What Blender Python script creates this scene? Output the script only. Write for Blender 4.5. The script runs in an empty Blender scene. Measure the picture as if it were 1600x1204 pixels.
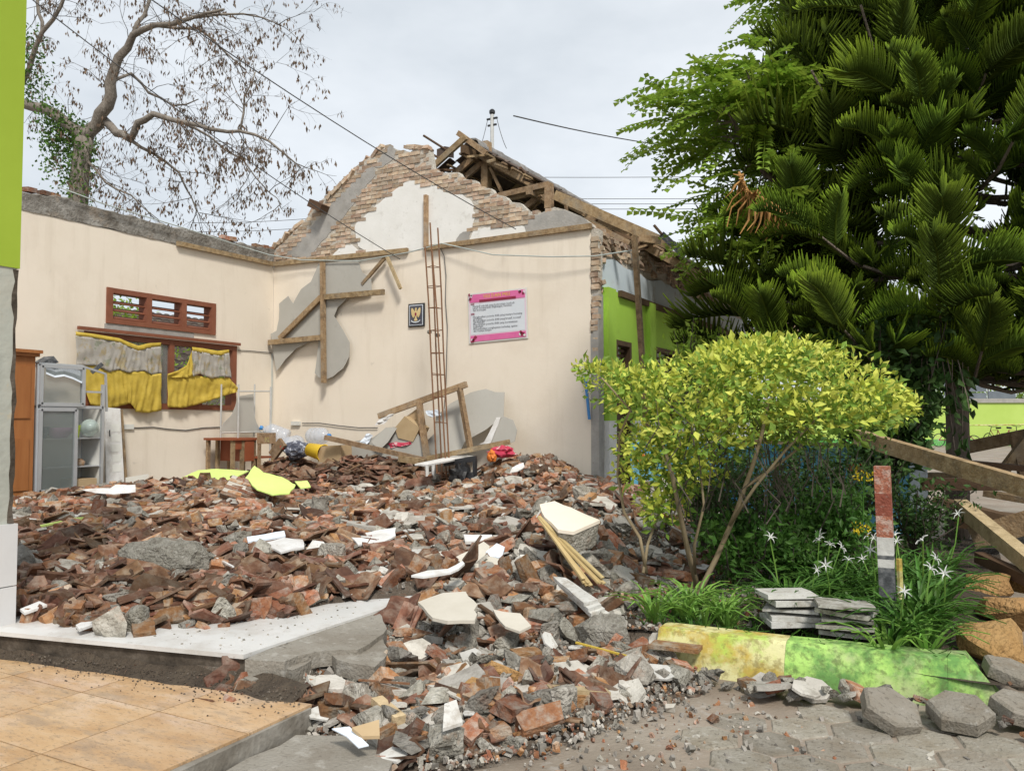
import bpy, bmesh, math, random
from mathutils import Vector, Matrix, noise
from mathutils.geometry import tessellate_polygon
random.seed(11)
PI = math.pi
scn = bpy.context.scene
COL = scn.collection

# ------------------------------------------------------------------ camera
FPX, CX, CY = 1300.0, 800.0, 602.0          # focal length and centre in photograph pixels
PITCH = math.atan(55 / FPX)
YAW = math.radians(28.7)
CAM = Vector((10.5, -10.58, 1.25))
cam = bpy.data.cameras.new('camera')
cam.sensor_width = 36
cam.lens = 36 * FPX / 1600
cam.clip_end = 2000
camo = bpy.data.objects.new('camera', cam)
camo.location = CAM
camo.rotation_euler = (PI / 2 + PITCH, 0, YAW)
COL.objects.link(camo)
scn.camera = camo

# ------------------------------------------------------------------ world, sun, exposure
SUN_EL, SUN_AZ = math.radians(50), math.radians(136)     # azimuth clockwise from +Y
w = bpy.data.worlds.new('World')
scn.world = w
w.use_nodes = True
nt = w.node_tree
nt.nodes.clear()
def N(tree, typ, **kw):
    n = tree.nodes.new(typ)
    for k, v in kw.items():
        setattr(n, k, v)
    return n
out = N(nt, 'ShaderNodeOutputWorld')
bg = N(nt, 'ShaderNodeBackground')
bg.inputs['Strength'].default_value = 0.1
sky = N(nt, 'ShaderNodeTexSky', sky_type='NISHITA')
sky.sun_disc = False
sky.sun_elevation = SUN_EL
sky.sun_rotation = SUN_AZ
tc = N(nt, 'ShaderNodeTexCoord')
mp = N(nt, 'ShaderNodeMapping')
mp.inputs['Scale'].default_value = (1.1, 1.1, 2.4)
nz = N(nt, 'ShaderNodeTexNoise')
nz.inputs['Scale'].default_value = 1.5
nz.inputs['Detail'].default_value = 6
nz.inputs['Roughness'].default_value = 0.55
rp = N(nt, 'ShaderNodeValToRGB')
rp.color_ramp.elements[0].position = 0.33
rp.color_ramp.elements[0].color = (4.3, 4.75, 5.15, 1)
rp.color_ramp.elements[1].position = 0.66
rp.color_ramp.elements[1].color = (7.2, 7.5, 7.8, 1)
mx = N(nt, 'ShaderNodeMix', data_type='RGBA')
mx.inputs[0].default_value = 0.9
nt.links.new(tc.outputs['Generated'], mp.inputs[0])
nt.links.new(mp.outputs[0], nz.inputs['Vector'])
nt.links.new(nz.outputs['Fac'], rp.inputs[0])
nt.links.new(sky.outputs[0], mx.inputs[6])
nt.links.new(rp.outputs[0], mx.inputs[7])
nt.links.new(mx.outputs[2], bg.inputs['Color'])
nt.links.new(bg.outputs[0], out.inputs[0])

sl = bpy.data.lights.new('sun', 'SUN')
sl.energy = 2.4
sl.angle = math.radians(11)
sl.color = (1.0, 0.95, 0.87)
so = bpy.data.objects.new('sun', sl)
so.rotation_euler = (PI / 2 - SUN_EL, 0, PI - SUN_AZ)
so.location = (8, -12, 12)
COL.objects.link(so)

scn.view_settings.view_transform = 'Standard'
scn.view_settings.look = 'None'
scn.view_settings.gamma = 1
scn.view_settings.exposure = 0.46
scn.render.engine = 'CYCLES'
scn.cycles.max_bounces = 6
scn.cycles.diffuse_bounces = 3
scn.cycles.glossy_bounces = 2
scn.cycles.transparent_max_bounces = 8

# ------------------------------------------------------------------ pixel -> place helpers
_R = Vector((math.cos(YAW), math.sin(YAW), 0))
_F = Vector((-math.sin(YAW) * math.cos(PITCH), math.cos(YAW) * math.cos(PITCH), math.sin(PITCH)))
_U = Vector((math.sin(YAW) * math.sin(PITCH), -math.cos(YAW) * math.sin(PITCH), math.cos(PITCH)))
def ray(x, y): return _F + (x - CX) / FPX * _R + (CY - y) / FPX * _U
def _on(x, y, ax, v):
    d = ray(x, y); return CAM + d * ((v - CAM[ax]) / d[ax])
def onX(x, y, v): return _on(x, y, 0, v)
def onY(x, y, v): return _on(x, y, 1, v)
def onZ(x, y, v): return _on(x, y, 2, v)
def atD(x, y, D): return CAM + ray(x, y) * D
def topx(p):
    v = Vector(p) - CAM; d = max(v.dot(_F), .01)
    return CX + FPX * v.dot(_R) / d, CY - FPX * v.dot(_U) / d, d
def rnd(a, b): return random.uniform(a, b)
def sstep(a, b, x):
    t = min(1, max(0, (x - a) / (b - a))); return t * t * (3 - 2 * t)
def fbm(x, y, s=1, o=4):
    return sum(noise.noise(Vector((x * s * 2 ** i, y * s * 2 ** i, 3.7 * i))) / 2 ** i for i in range(o))
def inside(p, poly):
    x, y = p; r = False; j = len(poly) - 1
    for i in range(len(poly)):
        xi, yi = poly[i]; xj, yj = poly[j]
        if (yi > y) != (yj > y) and x < (xj - xi) * (y - yi) / (yj - yi) + xi: r = not r
        j = i
    return r
def ragged(poly, amp, step):
    o = []
    for i, a in enumerate(poly):
        b = poly[(i + 1) % len(poly)]
        L = math.hypot(b[0] - a[0], b[1] - a[1]); n = max(1, int(L / step))
        for k in range(n):
            t = k / n
            o.append((a[0] + (b[0] - a[0]) * t + rnd(-amp, amp), a[1] + (b[1] - a[1]) * t + rnd(-amp, amp)))
    return o

# ------------------------------------------------------------------ materials
MATS = {}
def mat(name, cols, scale=6.0, rough=0.85, bump=0.25, bscale=40.0, rand=0.0, island=0.0, detail=6,
        metal=0.0, spots=None, trans=0.0, vcol=False, coat=0.0, world=False, stretch=None, bdist=0.01, spec=0.3):
    """procedural material: colour ramp over noise, per-object / per-island value change, spots, bump"""
    m = bpy.data.materials.new(name); m.use_nodes = True
    t = m.node_tree; t.nodes.clear()
    o = N(t, 'ShaderNodeOutputMaterial'); b = N(t, 'ShaderNodeBsdfPrincipled')
    b.inputs['Roughness'].default_value = rough
    b.inputs['Metallic'].default_value = metal
    b.inputs['Specular IOR Level'].default_value = spec
    if coat: b.inputs['Coat Weight'].default_value = coat
    L = t.links.new
    oi = N(t, 'ShaderNodeObjectInfo')
    if world:
        g = N(t, 'ShaderNodeNewGeometry'); vec = g.outputs['Position']
    else:
        c = N(t, 'ShaderNodeTexCoord'); ad = N(t, 'ShaderNodeVectorMath', operation='ADD')
        ml = N(t, 'ShaderNodeMath', operation='MULTIPLY'); ml.inputs[1].default_value = 37.0
        L(oi.outputs['Random'], ml.inputs[0]); L(c.outputs['Object'], ad.inputs[0]); L(ml.outputs[0], ad.inputs[1])
        vec = ad.outputs[0]
    if stretch:
        mpn = N(t, 'ShaderNodeMapping'); mpn.inputs['Scale'].default_value = stretch
        L(vec, mpn.inputs[0]); vec = mpn.outputs[0]
    n = N(t, 'ShaderNodeTexNoise'); n.inputs['Scale'].default_value = scale; n.inputs['Detail'].default_value = detail
    n.inputs['Roughness'].default_value = 0.62
    L(vec, n.inputs['Vector'])
    r = N(t, 'ShaderNodeValToRGB'); e = r.color_ramp.elements
    while len(e) < len(cols): e.new(0.5)
    for i, cc in enumerate(cols):
        e[i].position = 0.3 + 0.4 * i / max(1, len(cols) - 1); e[i].color = (*cc, 1)
    L(n.outputs['Fac'], r.inputs[0]); col = r.outputs[0]
    for sp in (spots or []):
        sc, thr, soft, scol, amt = sp[:5]
        n2 = N(t, 'ShaderNodeTexNoise'); n2.inputs['Scale'].default_value = sc; n2.inputs['Detail'].default_value = 8
        n2.inputs['Roughness'].default_value = 0.68
        if len(sp) > 5:
            m5 = N(t, 'ShaderNodeMapping'); m5.inputs['Location'].default_value = (sp[5], sp[5] * .7, sp[5] * 1.3)
            if len(sp) > 6: m5.inputs['Scale'].default_value = sp[6]
            L(vec, m5.inputs[0]); L(m5.outputs[0], n2.inputs['Vector'])
        else: L(vec, n2.inputs['Vector'])
        mr = N(t, 'ShaderNodeMapRange'); mr.inputs[1].default_value = thr - soft; mr.inputs[2].default_value = thr + soft
        mr.inputs[3].default_value = 0; mr.inputs[4].default_value = amt
        L(n2.outputs['Fac'], mr.inputs[0])
        mm = N(t, 'ShaderNodeMix', data_type='RGBA'); L(mr.outputs[0], mm.inputs[0]); L(col, mm.inputs[6])
        mm.inputs[7].default_value = (*scol, 1); col = mm.outputs[2]
    if vcol:
        at = N(t, 'ShaderNodeAttribute'); at.attribute_name = 'tint'
        mm = N(t, 'ShaderNodeMix', data_type='RGBA', blend_type='MULTIPLY'); mm.inputs[0].default_value = 1
        L(col, mm.inputs[6]); L(at.outputs['Color'], mm.inputs[7]); col = mm.outputs[2]
    if rand or island:
        hs = N(t, 'ShaderNodeHueSaturation')
        mr = N(t, 'ShaderNodeMapRange'); k = max(rand, island)
        mr.inputs[3].default_value = 1 - k; mr.inputs[4].default_value = 1 + k
        g2 = N(t, 'ShaderNodeNewGeometry')
        if rand and island:
            a2 = N(t, 'ShaderNodeMath', operation='ADD'); L(oi.outputs['Random'], a2.inputs[0]); L(g2.outputs['Random Per Island'], a2.inputs[1])
            fr = N(t, 'ShaderNodeMath', operation='FRACT'); L(a2.outputs[0], fr.inputs[0]); src = fr.outputs[0]
        else: src = oi.outputs['Random'] if rand else g2.outputs['Random Per Island']
        L(src, mr.inputs[0]); L(mr.outputs[0], hs.inputs['Value'])
        m7 = N(t, 'ShaderNodeMath', operation='MULTIPLY'); m7.inputs[1].default_value = 7.13; L(src, m7.inputs[0])
        f7 = N(t, 'ShaderNodeMath', operation='FRACT'); L(m7.outputs[0], f7.inputs[0])
        mh = N(t, 'ShaderNodeMapRange'); mh.inputs[3].default_value = 0.5 - 0.008 * min(1, k * 2); mh.inputs[4].default_value = 0.5 + 0.022 * min(1, k * 2)
        L(f7.outputs[0], mh.inputs[0]); L(mh.outputs[0], hs.inputs['Hue'])
        L(col, hs.inputs['Color']); col = hs.outputs[0]
    L(col, b.inputs['Base Color'])
    if bump:
        n3 = N(t, 'ShaderNodeTexNoise'); n3.inputs['Scale'].default_value = bscale; n3.inputs['Detail'].default_value = 5
        L(vec, n3.inputs['Vector'])
        bp = N(t, 'ShaderNodeBump'); bp.inputs['Strength'].default_value = bump; bp.inputs['Distance'].default_value = bdist
        L(n3.outputs['Fac'], bp.inputs['Height']); L(bp.outputs[0], b.inputs['Normal'])
    sh = b.outputs[0]
    if trans:
        tr = N(t, 'ShaderNodeBsdfTranslucent'); L(col, tr.inputs['Color'])
        ms = N(t, 'ShaderNodeMixShader'); ms.inputs[0].default_value = trans
        L(sh, ms.inputs[1]); L(tr.outputs[0], ms.inputs[2]); sh = ms.outputs[0]
    L(sh, o.inputs[0]); MATS[name] = m
    return m
def glassmat(name, col, alpha, rough=0.08):
    m = bpy.data.materials.new(name); m.use_nodes = True
    t = m.node_tree; t.nodes.clear(); L = t.links.new
    o = N(t, 'ShaderNodeOutputMaterial'); a = N(t, 'ShaderNodeBsdfTransparent'); g = N(t, 'ShaderNodeBsdfPrincipled')
    g.inputs['Base Color'].default_value = (*col, 1); g.inputs['Roughness'].default_value = rough
    ms = N(t, 'ShaderNodeMixShader'); ms.inputs[0].default_value = alpha
    L(a.outputs[0], ms.inputs[1]); L(g.outputs[0], ms.inputs[2]); L(ms.outputs[0], o.inputs[0]); MATS[name] = m

DUST = (0.30, 0.27, 0.23)
mat('cream', [(0.76, 0.68, 0.565), (0.80, 0.72, 0.61)], 1.5, 0.9, 0.12, 25, world=True,
    spots=[(0.9, 0.60, 0.10, (0.66, 0.57, 0.46), 0.5), (3.2, 0.69, 0.03, (0.50, 0.45, 0.38), 0.5, 4.0), (14, 0.745, 0.02, (0.34, 0.31, 0.27), 0.6, 9.0),
           (2.2, 0.62, 0.08, (0.66, 0.58, 0.47), 0.5, 21.0, (2.5, 2.5, .3))])
mat('whitewash', [(0.72, 0.71, 0.67), (0.80, 0.79, 0.76)], 3, 0.9, 0.2, 30, world=True,
    spots=[(5, 0.62, 0.06, (0.55, 0.53, 0.48), 0.6), (16, 0.68, 0.03, (0.3, 0.29, 0.27), 0.6, 3.0)])
mat('cement', [(0.30, 0.29, 0.27), (0.42, 0.40, 0.37)], 5, 0.95, 0.5, 30, world=True, spots=[(3, 0.6, 0.08, (0.24, 0.22, 0.19), 0.6), (20, 0.64, 0.04, (0.2, 0.18, 0.16), 0.5, 2)])
mat('oldcement', [(0.15, 0.135, 0.115), (0.24, 0.225, 0.20), (0.36, 0.345, 0.315)], 4, 0.96, 0.8, 26, world=True, bdist=0.03, spots=[(9, 0.57, 0.06, (0.11, 0.095, 0.075), 0.7), (3, 0.60, 0.05, (0.30, 0.24, 0.18), 0.6, 5)])
mat('stepside', [(0.10, 0.085, 0.065), (0.20, 0.18, 0.15), (0.30, 0.28, 0.245)], 6, 0.95, 0.6, 40, world=True)
mat('mortar', [(0.44, 0.40, 0.34), (0.58, 0.54, 0.47)], 14, 0.95, 0.8, 50, world=True, bdist=0.02)
mat('wallbrick', [(0.32, 0.20, 0.135), (0.42, 0.30, 0.215), (0.48, 0.40, 0.31)], 9, 0.95, 0.6, 45, rand=0.3, spots=[(12, 0.56, 0.06, (0.52, 0.45, 0.36), 0.7)])
mat('brick', [(0.18, 0.068, 0.035), (0.275, 0.115, 0.058), (0.33, 0.185, 0.115)], 20, 0.92, 0.9, 70, rand=0.55, island=0.55,
    spots=[(13, 0.545, 0.09, (0.36, 0.315, 0.265), 0.8), (45, 0.62, 0.05, (0.16, 0.07, 0.045), 0.6, 5)])
mat('rooftile', [(0.078, 0.034, 0.021), (0.13, 0.058, 0.034), (0.195, 0.10, 0.062)], 14, 0.75, 0.45, 50, rand=0.55, island=0.55,
    spots=[(11, 0.56, 0.1, (0.27, 0.21, 0.165), 0.7), (40, 0.64, 0.05, (0.05, 0.03, 0.022), 0.6, 3)])
mat('lump', [(0.19, 0.17, 0.14), (0.29, 0.27, 0.23), (0.41, 0.385, 0.34)], 24, 0.97, 1.0, 70, rand=0.34, island=0.34, bdist=0.03,
    spots=[(28, 0.60, 0.05, (0.13, 0.11, 0.09), 0.7), (7, 0.63, 0.05, (0.34, 0.17, 0.10), 0.5, 7), (60, 0.62, 0.04, (0.5, 0.48, 0.44), 0.6, 2)])
mat('pebble', [(0.22, 0.20, 0.17), (0.40, 0.37, 0.33)], 8, 0.95, 0.4, 50, island=0.5)
mat('dirt', [(0.06, 0.047, 0.036), (0.12, 0.095, 0.072), (0.21, 0.18, 0.145)], 5, 0.97, 1.0, 60, world=True, bdist=0.03,  # dirt tone, darkened further to deepen shade in the gaps between pieces
    spots=[(30, 0.62, 0.05, (0.30, 0.27, 0.235), 0.7), (12, 0.62, 0.05, (0.24, 0.11, 0.065), 0.7, 3), (45, 0.63, 0.04, (0.09, 0.07, 0.055), 0.7, 8)])
mat('yard', [(0.19, 0.155, 0.12), (0.26, 0.22, 0.175), (0.33, 0.295, 0.245)], 1.6, 0.85, 0.6, 60, world=True,
    spots=[(0.9, 0.58, 0.1, (0.30, 0.22, 0.165), 0.6), (40, 0.64, 0.04, (0.14, 0.12, 0.1), 0.5, 2), (7, 0.63, 0.05, (0.42, 0.40, 0.37), 0.5, 5)])
mat('paver', [(0.22, 0.195, 0.155), (0.34, 0.315, 0.27)], 16, 0.88, 0.8, 80, rand=0.18, spots=[(8, 0.54, 0.08, (0.20, 0.165, 0.12), 0.8), (45, 0.60, 0.04, (0.10, 0.085, 0.065), 0.7, 3), (20, 0.62, 0.04, (0.44, 0.42, 0.38), 0.5, 6)])
mat('concrete', [(0.23, 0.21, 0.175), (0.35, 0.325, 0.285)], 5, 0.92, 0.8, 70, world=True, spots=[(2.5, 0.54, 0.07, (0.19, 0.165, 0.13), 0.75), (45, 0.61, 0.04, (0.13, 0.11, 0.09), 0.6, 2), (14, 0.60, 0.05, (0.42, 0.40, 0.36), 0.5, 5), (6, 0.66, 0.012, (0.06, 0.05, 0.04), 0.8, 8)])
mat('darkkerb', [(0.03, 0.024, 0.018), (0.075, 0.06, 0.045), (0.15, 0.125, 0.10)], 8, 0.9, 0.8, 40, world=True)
mat('whitefloor', [(0.56, 0.555, 0.535), (0.66, 0.655, 0.64)], 2, 0.45, 0.08, 30, world=True, spec=0.5,
    spots=[(3.5, 0.56, 0.09, (0.42, 0.385, 0.34), 0.6), (45, 0.67, 0.03, (0.24, 0.2, 0.16), 0.7, 4), (14, 0.66, 0.04, (0.32, 0.27, 0.22), 0.6, 9)])
mat('orangetile', [(0.40, 0.235, 0.11), (0.49, 0.315, 0.165), (0.54, 0.385, 0.24)], 3.5, 0.5, 0.15, 40, rand=0.05, spec=0.5, stretch=(1, 2.4, 1),
    spots=[(2.2, 0.60, 0.09, (0.56, 0.43, 0.33), 0.8), (26, 0.60, 0.05, (0.22, 0.15, 0.09), 0.75, 3), (4, 0.58, 0.06, (0.30, 0.22, 0.15), 0.65, 6), (60, 0.62, 0.04, (0.10, 0.07, 0.04), 0.7, 1)])
mat('grout', [(0.22, 0.15, 0.09), (0.30, 0.21, 0.13)], 20, 0.9, 0.3, 60)
mat('renderpale', [(0.40, 0.375, 0.33), (0.54, 0.51, 0.46)], 9, 0.95, 0.7, 50, rand=0.25, island=0.25, spots=[(7, 0.58, 0.07, (0.26, 0.235, 0.2), 0.7)])
mat('whitetile', [(0.50, 0.49, 0.455), (0.64, 0.63, 0.60)], 9, 0.55, 0.2, 50, rand=0.16, spots=[(12, 0.57, 0.06, (0.34, 0.30, 0.25), 0.7), (40, 0.63, 0.04, (0.2, 0.17, 0.13), 0.6, 3)])
mat('dirtytile', [(0.20, 0.18, 0.15), (0.36, 0.34, 0.30), (0.55, 0.54, 0.51)], 12, 0.75, 0.4, 50, rand=0.2, spots=[(30, 0.6, 0.05, (0.1, 0.08, 0.06), 0.7)])
mat('board', [(0.40, 0.385, 0.345), (0.46, 0.445, 0.405)], 2, 0.92, 0.12, 40, rand=0.08, spots=[(4, 0.62, 0.06, (0.33, 0.31, 0.27), 0.6)])
mat('tileback', [(0.50, 0.46, 0.39), (0.58, 0.54, 0.47)], 4, 0.92, 0.2, 40, rand=0.1)
mat('limeboard', [(0.56, 0.72, 0.19), (0.62, 0.78, 0.25)], 2, 0.7, 0.08, 40, rand=0.06, spots=[(6, 0.63, 0.06, (0.45, 0.52, 0.2), 0.5)])
mat('limewall', [(0.34, 0.56, 0.065), (0.39, 0.62, 0.085)], 1.2, 0.85, 0.1, 30, world=True, spots=[(2.2, 0.63, 0.08, (0.28, 0.42, 0.08), 0.5)])
mat('olivewall', [(0.30, 0.41, 0.035), (0.34, 0.46, 0.045)], 1.0, 0.75, 0.12, 12, world=True)
mat('farlime', [(0.42, 0.58, 0.12), (0.47, 0.63, 0.15)], 1.2, 0.85, 0.1, 30, world=True)
mat('fargreen', [(0.10, 0.36, 0.08), (0.13, 0.42, 0.1)], 1.2, 0.85, 0.1, 30, world=True)
mat('paleblue', [(0.50, 0.58, 0.63), (0.58, 0.65, 0.69)], 2.5, 0.9, 0.15, 30, world=True, spots=[(2.4, 0.60, 0.05, (0.38, 0.38, 0.36), 0.7)])
mat('oldstucco', [(0.33, 0.34, 0.30), (0.42, 0.43, 0.38), (0.46, 0.44, 0.37)], 3, 0.92, 0.5, 22, world=True,
    spots=[(4, 0.60, 0.03, (0.50, 0.42, 0.28), 0.7), (5, 0.70, 0.02, (0.12, 0.10, 0.08), 0.8, 6, (2, 2, .8))])
mat('columntile', [(0.60, 0.60, 0.60), (0.66, 0.66, 0.66)], 3, 0.35, 0.03, 30, world=True, spec=0.5, spots=[(2, 0.6, 0.1, (0.5, 0.47, 0.43), 0.5)])
mat('wood', [(0.20, 0.125, 0.065), (0.31, 0.205, 0.115), (0.39, 0.28, 0.17)], 14, 0.88, 0.6, 60, rand=0.25, spots=[(9, 0.56, 0.06, (0.15, 0.10, 0.06), 0.7), (40, 0.60, 0.05, (0.44, 0.35, 0.24), 0.5, 4), (3, 0.58, 0.08, (0.27, 0.23, 0.18), 0.6, 7)])
mat('palewood', [(0.36, 0.26, 0.145), (0.50, 0.38, 0.235)], 14, 0.88, 0.6, 60, rand=0.2, spots=[(8, 0.58, 0.06, (0.24, 0.17, 0.10), 0.7)])
mat('darkwood', [(0.085, 0.048, 0.028), (0.15, 0.09, 0.052)], 6, 0.85, 0.4, 50, rand=0.25)
mat('ridge', [(0.19, 0.18, 0.17), (0.32, 0.305, 0.29)], 6, 0.95, 0.7, 40, rand=0.15, spots=[(9, 0.6, 0.05, (0.1, 0.095, 0.09), 0.7)])
mat('oldtile', [(0.075, 0.055, 0.045), (0.135, 0.10, 0.08)], 5, 0.9, 0.4, 40, rand=0.3, island=0.3, spots=[(6, 0.62, 0.06, (0.2, 0.19, 0.17), 0.6)])
mat('redwood', [(0.19, 0.062, 0.026), (0.25, 0.088, 0.038)], 4, 0.55, 0.15, 40, spec=0.4)
mat('cupboard', [(0.29, 0.105, 0.03), (0.37, 0.15, 0.048)], 3, 0.5, 0.1, 40, stretch=(4, 4, .5), spec=0.4)
mat('windowwood', [(0.19, 0.068, 0.037), (0.26, 0.098, 0.055)], 5, 0.65, 0.15, 40)
mat('deskwood', [(0.24, 0.066, 0.028), (0.30, 0.088, 0.04)], 4, 0.55, 0.1, 40)
mat('alu', [(0.52, 0.54, 0.56), (0.60, 0.62, 0.64)], 4, 0.38, 0.02, 30, metal=0.55)
mat('steelpipe', [(0.50, 0.50, 0.48), (0.62, 0.62, 0.60)], 8, 0.5, 0.05, 30, metal=0.2)
mat('darksteel', [(0.03, 0.032, 0.035), (0.06, 0.06, 0.065)], 6, 0.5, 0.1, 30, metal=0.3)
mat('rust', [(0.14, 0.068, 0.036), (0.23, 0.115, 0.06), (0.17, 0.12, 0.085)], 25, 0.9, 0.4, 80)
mat('white', [(0.64, 0.635, 0.62), (0.74, 0.735, 0.72)], 3, 0.6, 0.1, 30, rand=0.08, spots=[(5, 0.57, 0.09, (0.42, 0.38, 0.33), 0.6), (30, 0.64, 0.04, (0.25, 0.21, 0.17), 0.5, 3)])
mat('offwhite', [(0.62, 0.62, 0.58), (0.70, 0.70, 0.66)], 5, 0.6, 0.05, 30)
mat('bluewhite', [(0.62, 0.68, 0.76), (0.72, 0.77, 0.83)], 5, 0.5, 0.05, 30)
mat('yellowcloth', [(0.62, 0.45, 0.06), (0.78, 0.60, 0.12)], 9, 0.8, 0.35, 30, trans=0.3, spots=[(20, 0.6, 0.05, (0.78, 0.60, 0.12), 0.5)])
mat('lace', [(0.56, 0.53, 0.48), (0.66, 0.63, 0.58)], 20, 0.95, 0.3, 60, trans=0.45, spots=[(6, 0.55, 0.04, (0.55, 0.42, 0.16), 0.6), (8, 0.60, 0.03, (0.28, 0.34, 0.2), 0.6, 4)])
mat('yellow', [(0.78, 0.52, 0.02), (0.84, 0.58, 0.04)], 5, 0.45, 0.03, 30)
mat('cardboard', [(0.42, 0.30, 0.17), (0.50, 0.37, 0.22)], 5, 0.9, 0.1, 40, rand=0.1)
mat('black', [(0.012, 0.012, 0.013), (0.03, 0.03, 0.032)], 6, 0.5, 0.3, 18)
mat('pinkred', [(0.42, 0.03, 0.07), (0.55, 0.06, 0.11)], 6, 0.8, 0.3, 20, spots=[(9, 0.58, 0.03, (0.7, 0.62, 0.6), 0.9)])
mat('purple', [(0.42, 0.20, 0.38), (0.48, 0.25, 0.43)], 3, 0.4, 0, 10)
mat('navy', [(0.04, 0.06, 0.14), (0.06, 0.09, 0.19)], 3, 0.4, 0, 10)
mat('limeplastic', [(0.55, 0.68, 0.03), (0.6, 0.72, 0.05)], 3, 0.4, 0, 10)
mat('bluepipe', [(0.05, 0.20, 0.48), (0.07, 0.25, 0.55)], 3, 0.4, 0, 10)
mat('blue', [(0.05, 0.22, 0.55), (0.07, 0.27, 0.6)], 3, 0.5, 0, 10)
mat('red', [(0.50, 0.04, 0.03), (0.58, 0.06, 0.04)], 5, 0.6, 0.05, 30)
mat('orange', [(0.66, 0.18, 0.03), (0.72, 0.23, 0.05)], 5, 0.6, 0.05, 30)
mat('pink', [(0.62, 0.11, 0.30), (0.70, 0.18, 0.38)], 4, 0.5, 0, 10)
mat('palepink', [(0.66, 0.50, 0.58), (0.72, 0.58, 0.66)], 4, 0.5, 0, 10)
mat('bannerwhite', [(0.60, 0.64, 0.68), (0.66, 0.69, 0.73)], 4, 0.45, 0, 10)
mat('gold', [(0.62, 0.46, 0.20), (0.70, 0.56, 0.30)], 6, 0.6, 0.1, 30)
mat('ink', [(0.07, 0.07, 0.09), (0.09, 0.09, 0.11)], 6, 0.6, 0, 30)
mat('maroon', [(0.24, 0.02, 0.05), (0.28, 0.03, 0.07)], 6, 0.6, 0, 30)
mat('wire', [(0.06, 0.06, 0.065), (0.10, 0.10, 0.10)], 6, 0.7, 0, 30)
mat('palewire', [(0.36, 0.40, 0.38), (0.48, 0.53, 0.50)], 6, 0.7, 0, 30)
mat('mural', [(0.055, 0.21, 0.37), (0.10, 0.34, 0.50), (0.24, 0.48, 0.56)], 1.6, 0.8, 0.15, 20, world=True, spots=[(5, 0.64, 0.05, (0.42, 0.46, 0.44), 0.5)])
mat('muralgrass', [(0.025, 0.06, 0.05), (0.035, 0.09, 0.07)], 6, 0.8, 0, 20)
mat('kerbpaint', [(0.33, 0.57, 0.12), (0.42, 0.64, 0.18)], 3, 0.8, 0.3, 40, world=True,
    spots=[(4, 0.50, 0.06, (0.09, 0.23, 0.06), 0.85, 0.0), (3, 0.55, 0.06, (0.46, 0.50, 0.26), 0.7, 4), (30, 0.55, 0.06, (0.09, 0.11, 0.04), 0.6, 7)])
mat('kerbyellow', [(0.60, 0.57, 0.26), (0.68, 0.65, 0.36)], 3, 0.8, 0.3, 40, world=True,
    spots=[(5, 0.52, 0.06, (0.44, 0.30, 0.04), 0.85, 0.0), (3, 0.57, 0.05, (0.38, 0.55, 0.09), 0.8, 4), (26, 0.56, 0.06, (0.2, 0.15, 0.05), 0.6, 7)])
mat('postred', [(0.28, 0.09, 0.055), (0.38, 0.15, 0.09)], 25, 0.92, 0.8, 90, spots=[(22, 0.53, 0.05, (0.50, 0.37, 0.31), 0.8), (60, 0.62, 0.04, (0.1, 0.06, 0.05), 0.7, 3)])
mat('postwhite', [(0.46, 0.45, 0.42), (0.60, 0.59, 0.56)], 25, 0.9, 0.4, 40, spots=[(14, 0.6, 0.05, (0.3, 0.29, 0.27), 0.7)])
mat('postdark', [(0.025, 0.027, 0.03), (0.09, 0.095, 0.10), (0.2, 0.2, 0.2)], 24, 0.92, 0.6, 40)
mat('soil', [(0.05, 0.038, 0.028), (0.10, 0.078, 0.056)], 9, 0.97, 1.0, 50, world=True, bdist=0.03)
mat('sand', [(0.36, 0.20, 0.075), (0.46, 0.28, 0.12)], 9, 0.95, 0.9, 50, rand=0.1, bdist=0.03, spots=[(6, 0.6, 0.06, (0.24, 0.13, 0.05), 0.7)])
mat('bark', [(0.15, 0.12, 0.095), (0.25, 0.205, 0.165)], 7, 0.95, 0.9, 24, stretch=(2, 2, .6), bdist=0.03)
mat('greybark', [(0.17, 0.145, 0.12), (0.30, 0.265, 0.225)], 5, 0.95, 0.8, 20, stretch=(2, 2, .7), bdist=0.03, spots=[(3, 0.6, 0.06, (0.12, 0.1, 0.08), 0.6)])
mat('twig', [(0.075, 0.062, 0.05), (0.12, 0.10, 0.08)], 7, 0.95, 0.3, 24)
mat('stem', [(0.20, 0.15, 0.085), (0.30, 0.24, 0.15)], 8, 0.9, 0.4, 30)
mat('dryleaf', [(0.12, 0.08, 0.055), (0.20, 0.135, 0.095)], 7, 0.9, 0, 24, island=0.4, trans=0.25)
mat('vine', [(0.07, 0.14, 0.025), (0.12, 0.21, 0.04)], 5, 0.7, 0, 24, island=0.4, trans=0.3)
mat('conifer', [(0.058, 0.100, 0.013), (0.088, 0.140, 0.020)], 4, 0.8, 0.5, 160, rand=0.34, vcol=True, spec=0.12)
mat('deadfrond', [(0.34, 0.17, 0.05), (0.44, 0.24, 0.085)], 5, 0.85, 0.3, 60)
mat('leaf', [(0.19, 0.31, 0.03), (0.33, 0.44, 0.06)], 3, 0.55, 0, 24, island=0.35, trans=0.4)
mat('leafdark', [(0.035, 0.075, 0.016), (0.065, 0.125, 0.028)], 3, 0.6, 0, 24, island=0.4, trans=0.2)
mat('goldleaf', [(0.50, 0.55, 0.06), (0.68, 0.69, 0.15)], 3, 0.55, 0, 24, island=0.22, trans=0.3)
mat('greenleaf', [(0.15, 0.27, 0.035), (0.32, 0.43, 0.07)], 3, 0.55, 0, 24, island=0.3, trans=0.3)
mat('lily', [(0.055, 0.14, 0.022), (0.10, 0.21, 0.035)], 5, 0.5, 0, 24, rand=0.3, island=0.3, trans=0.25)
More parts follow.
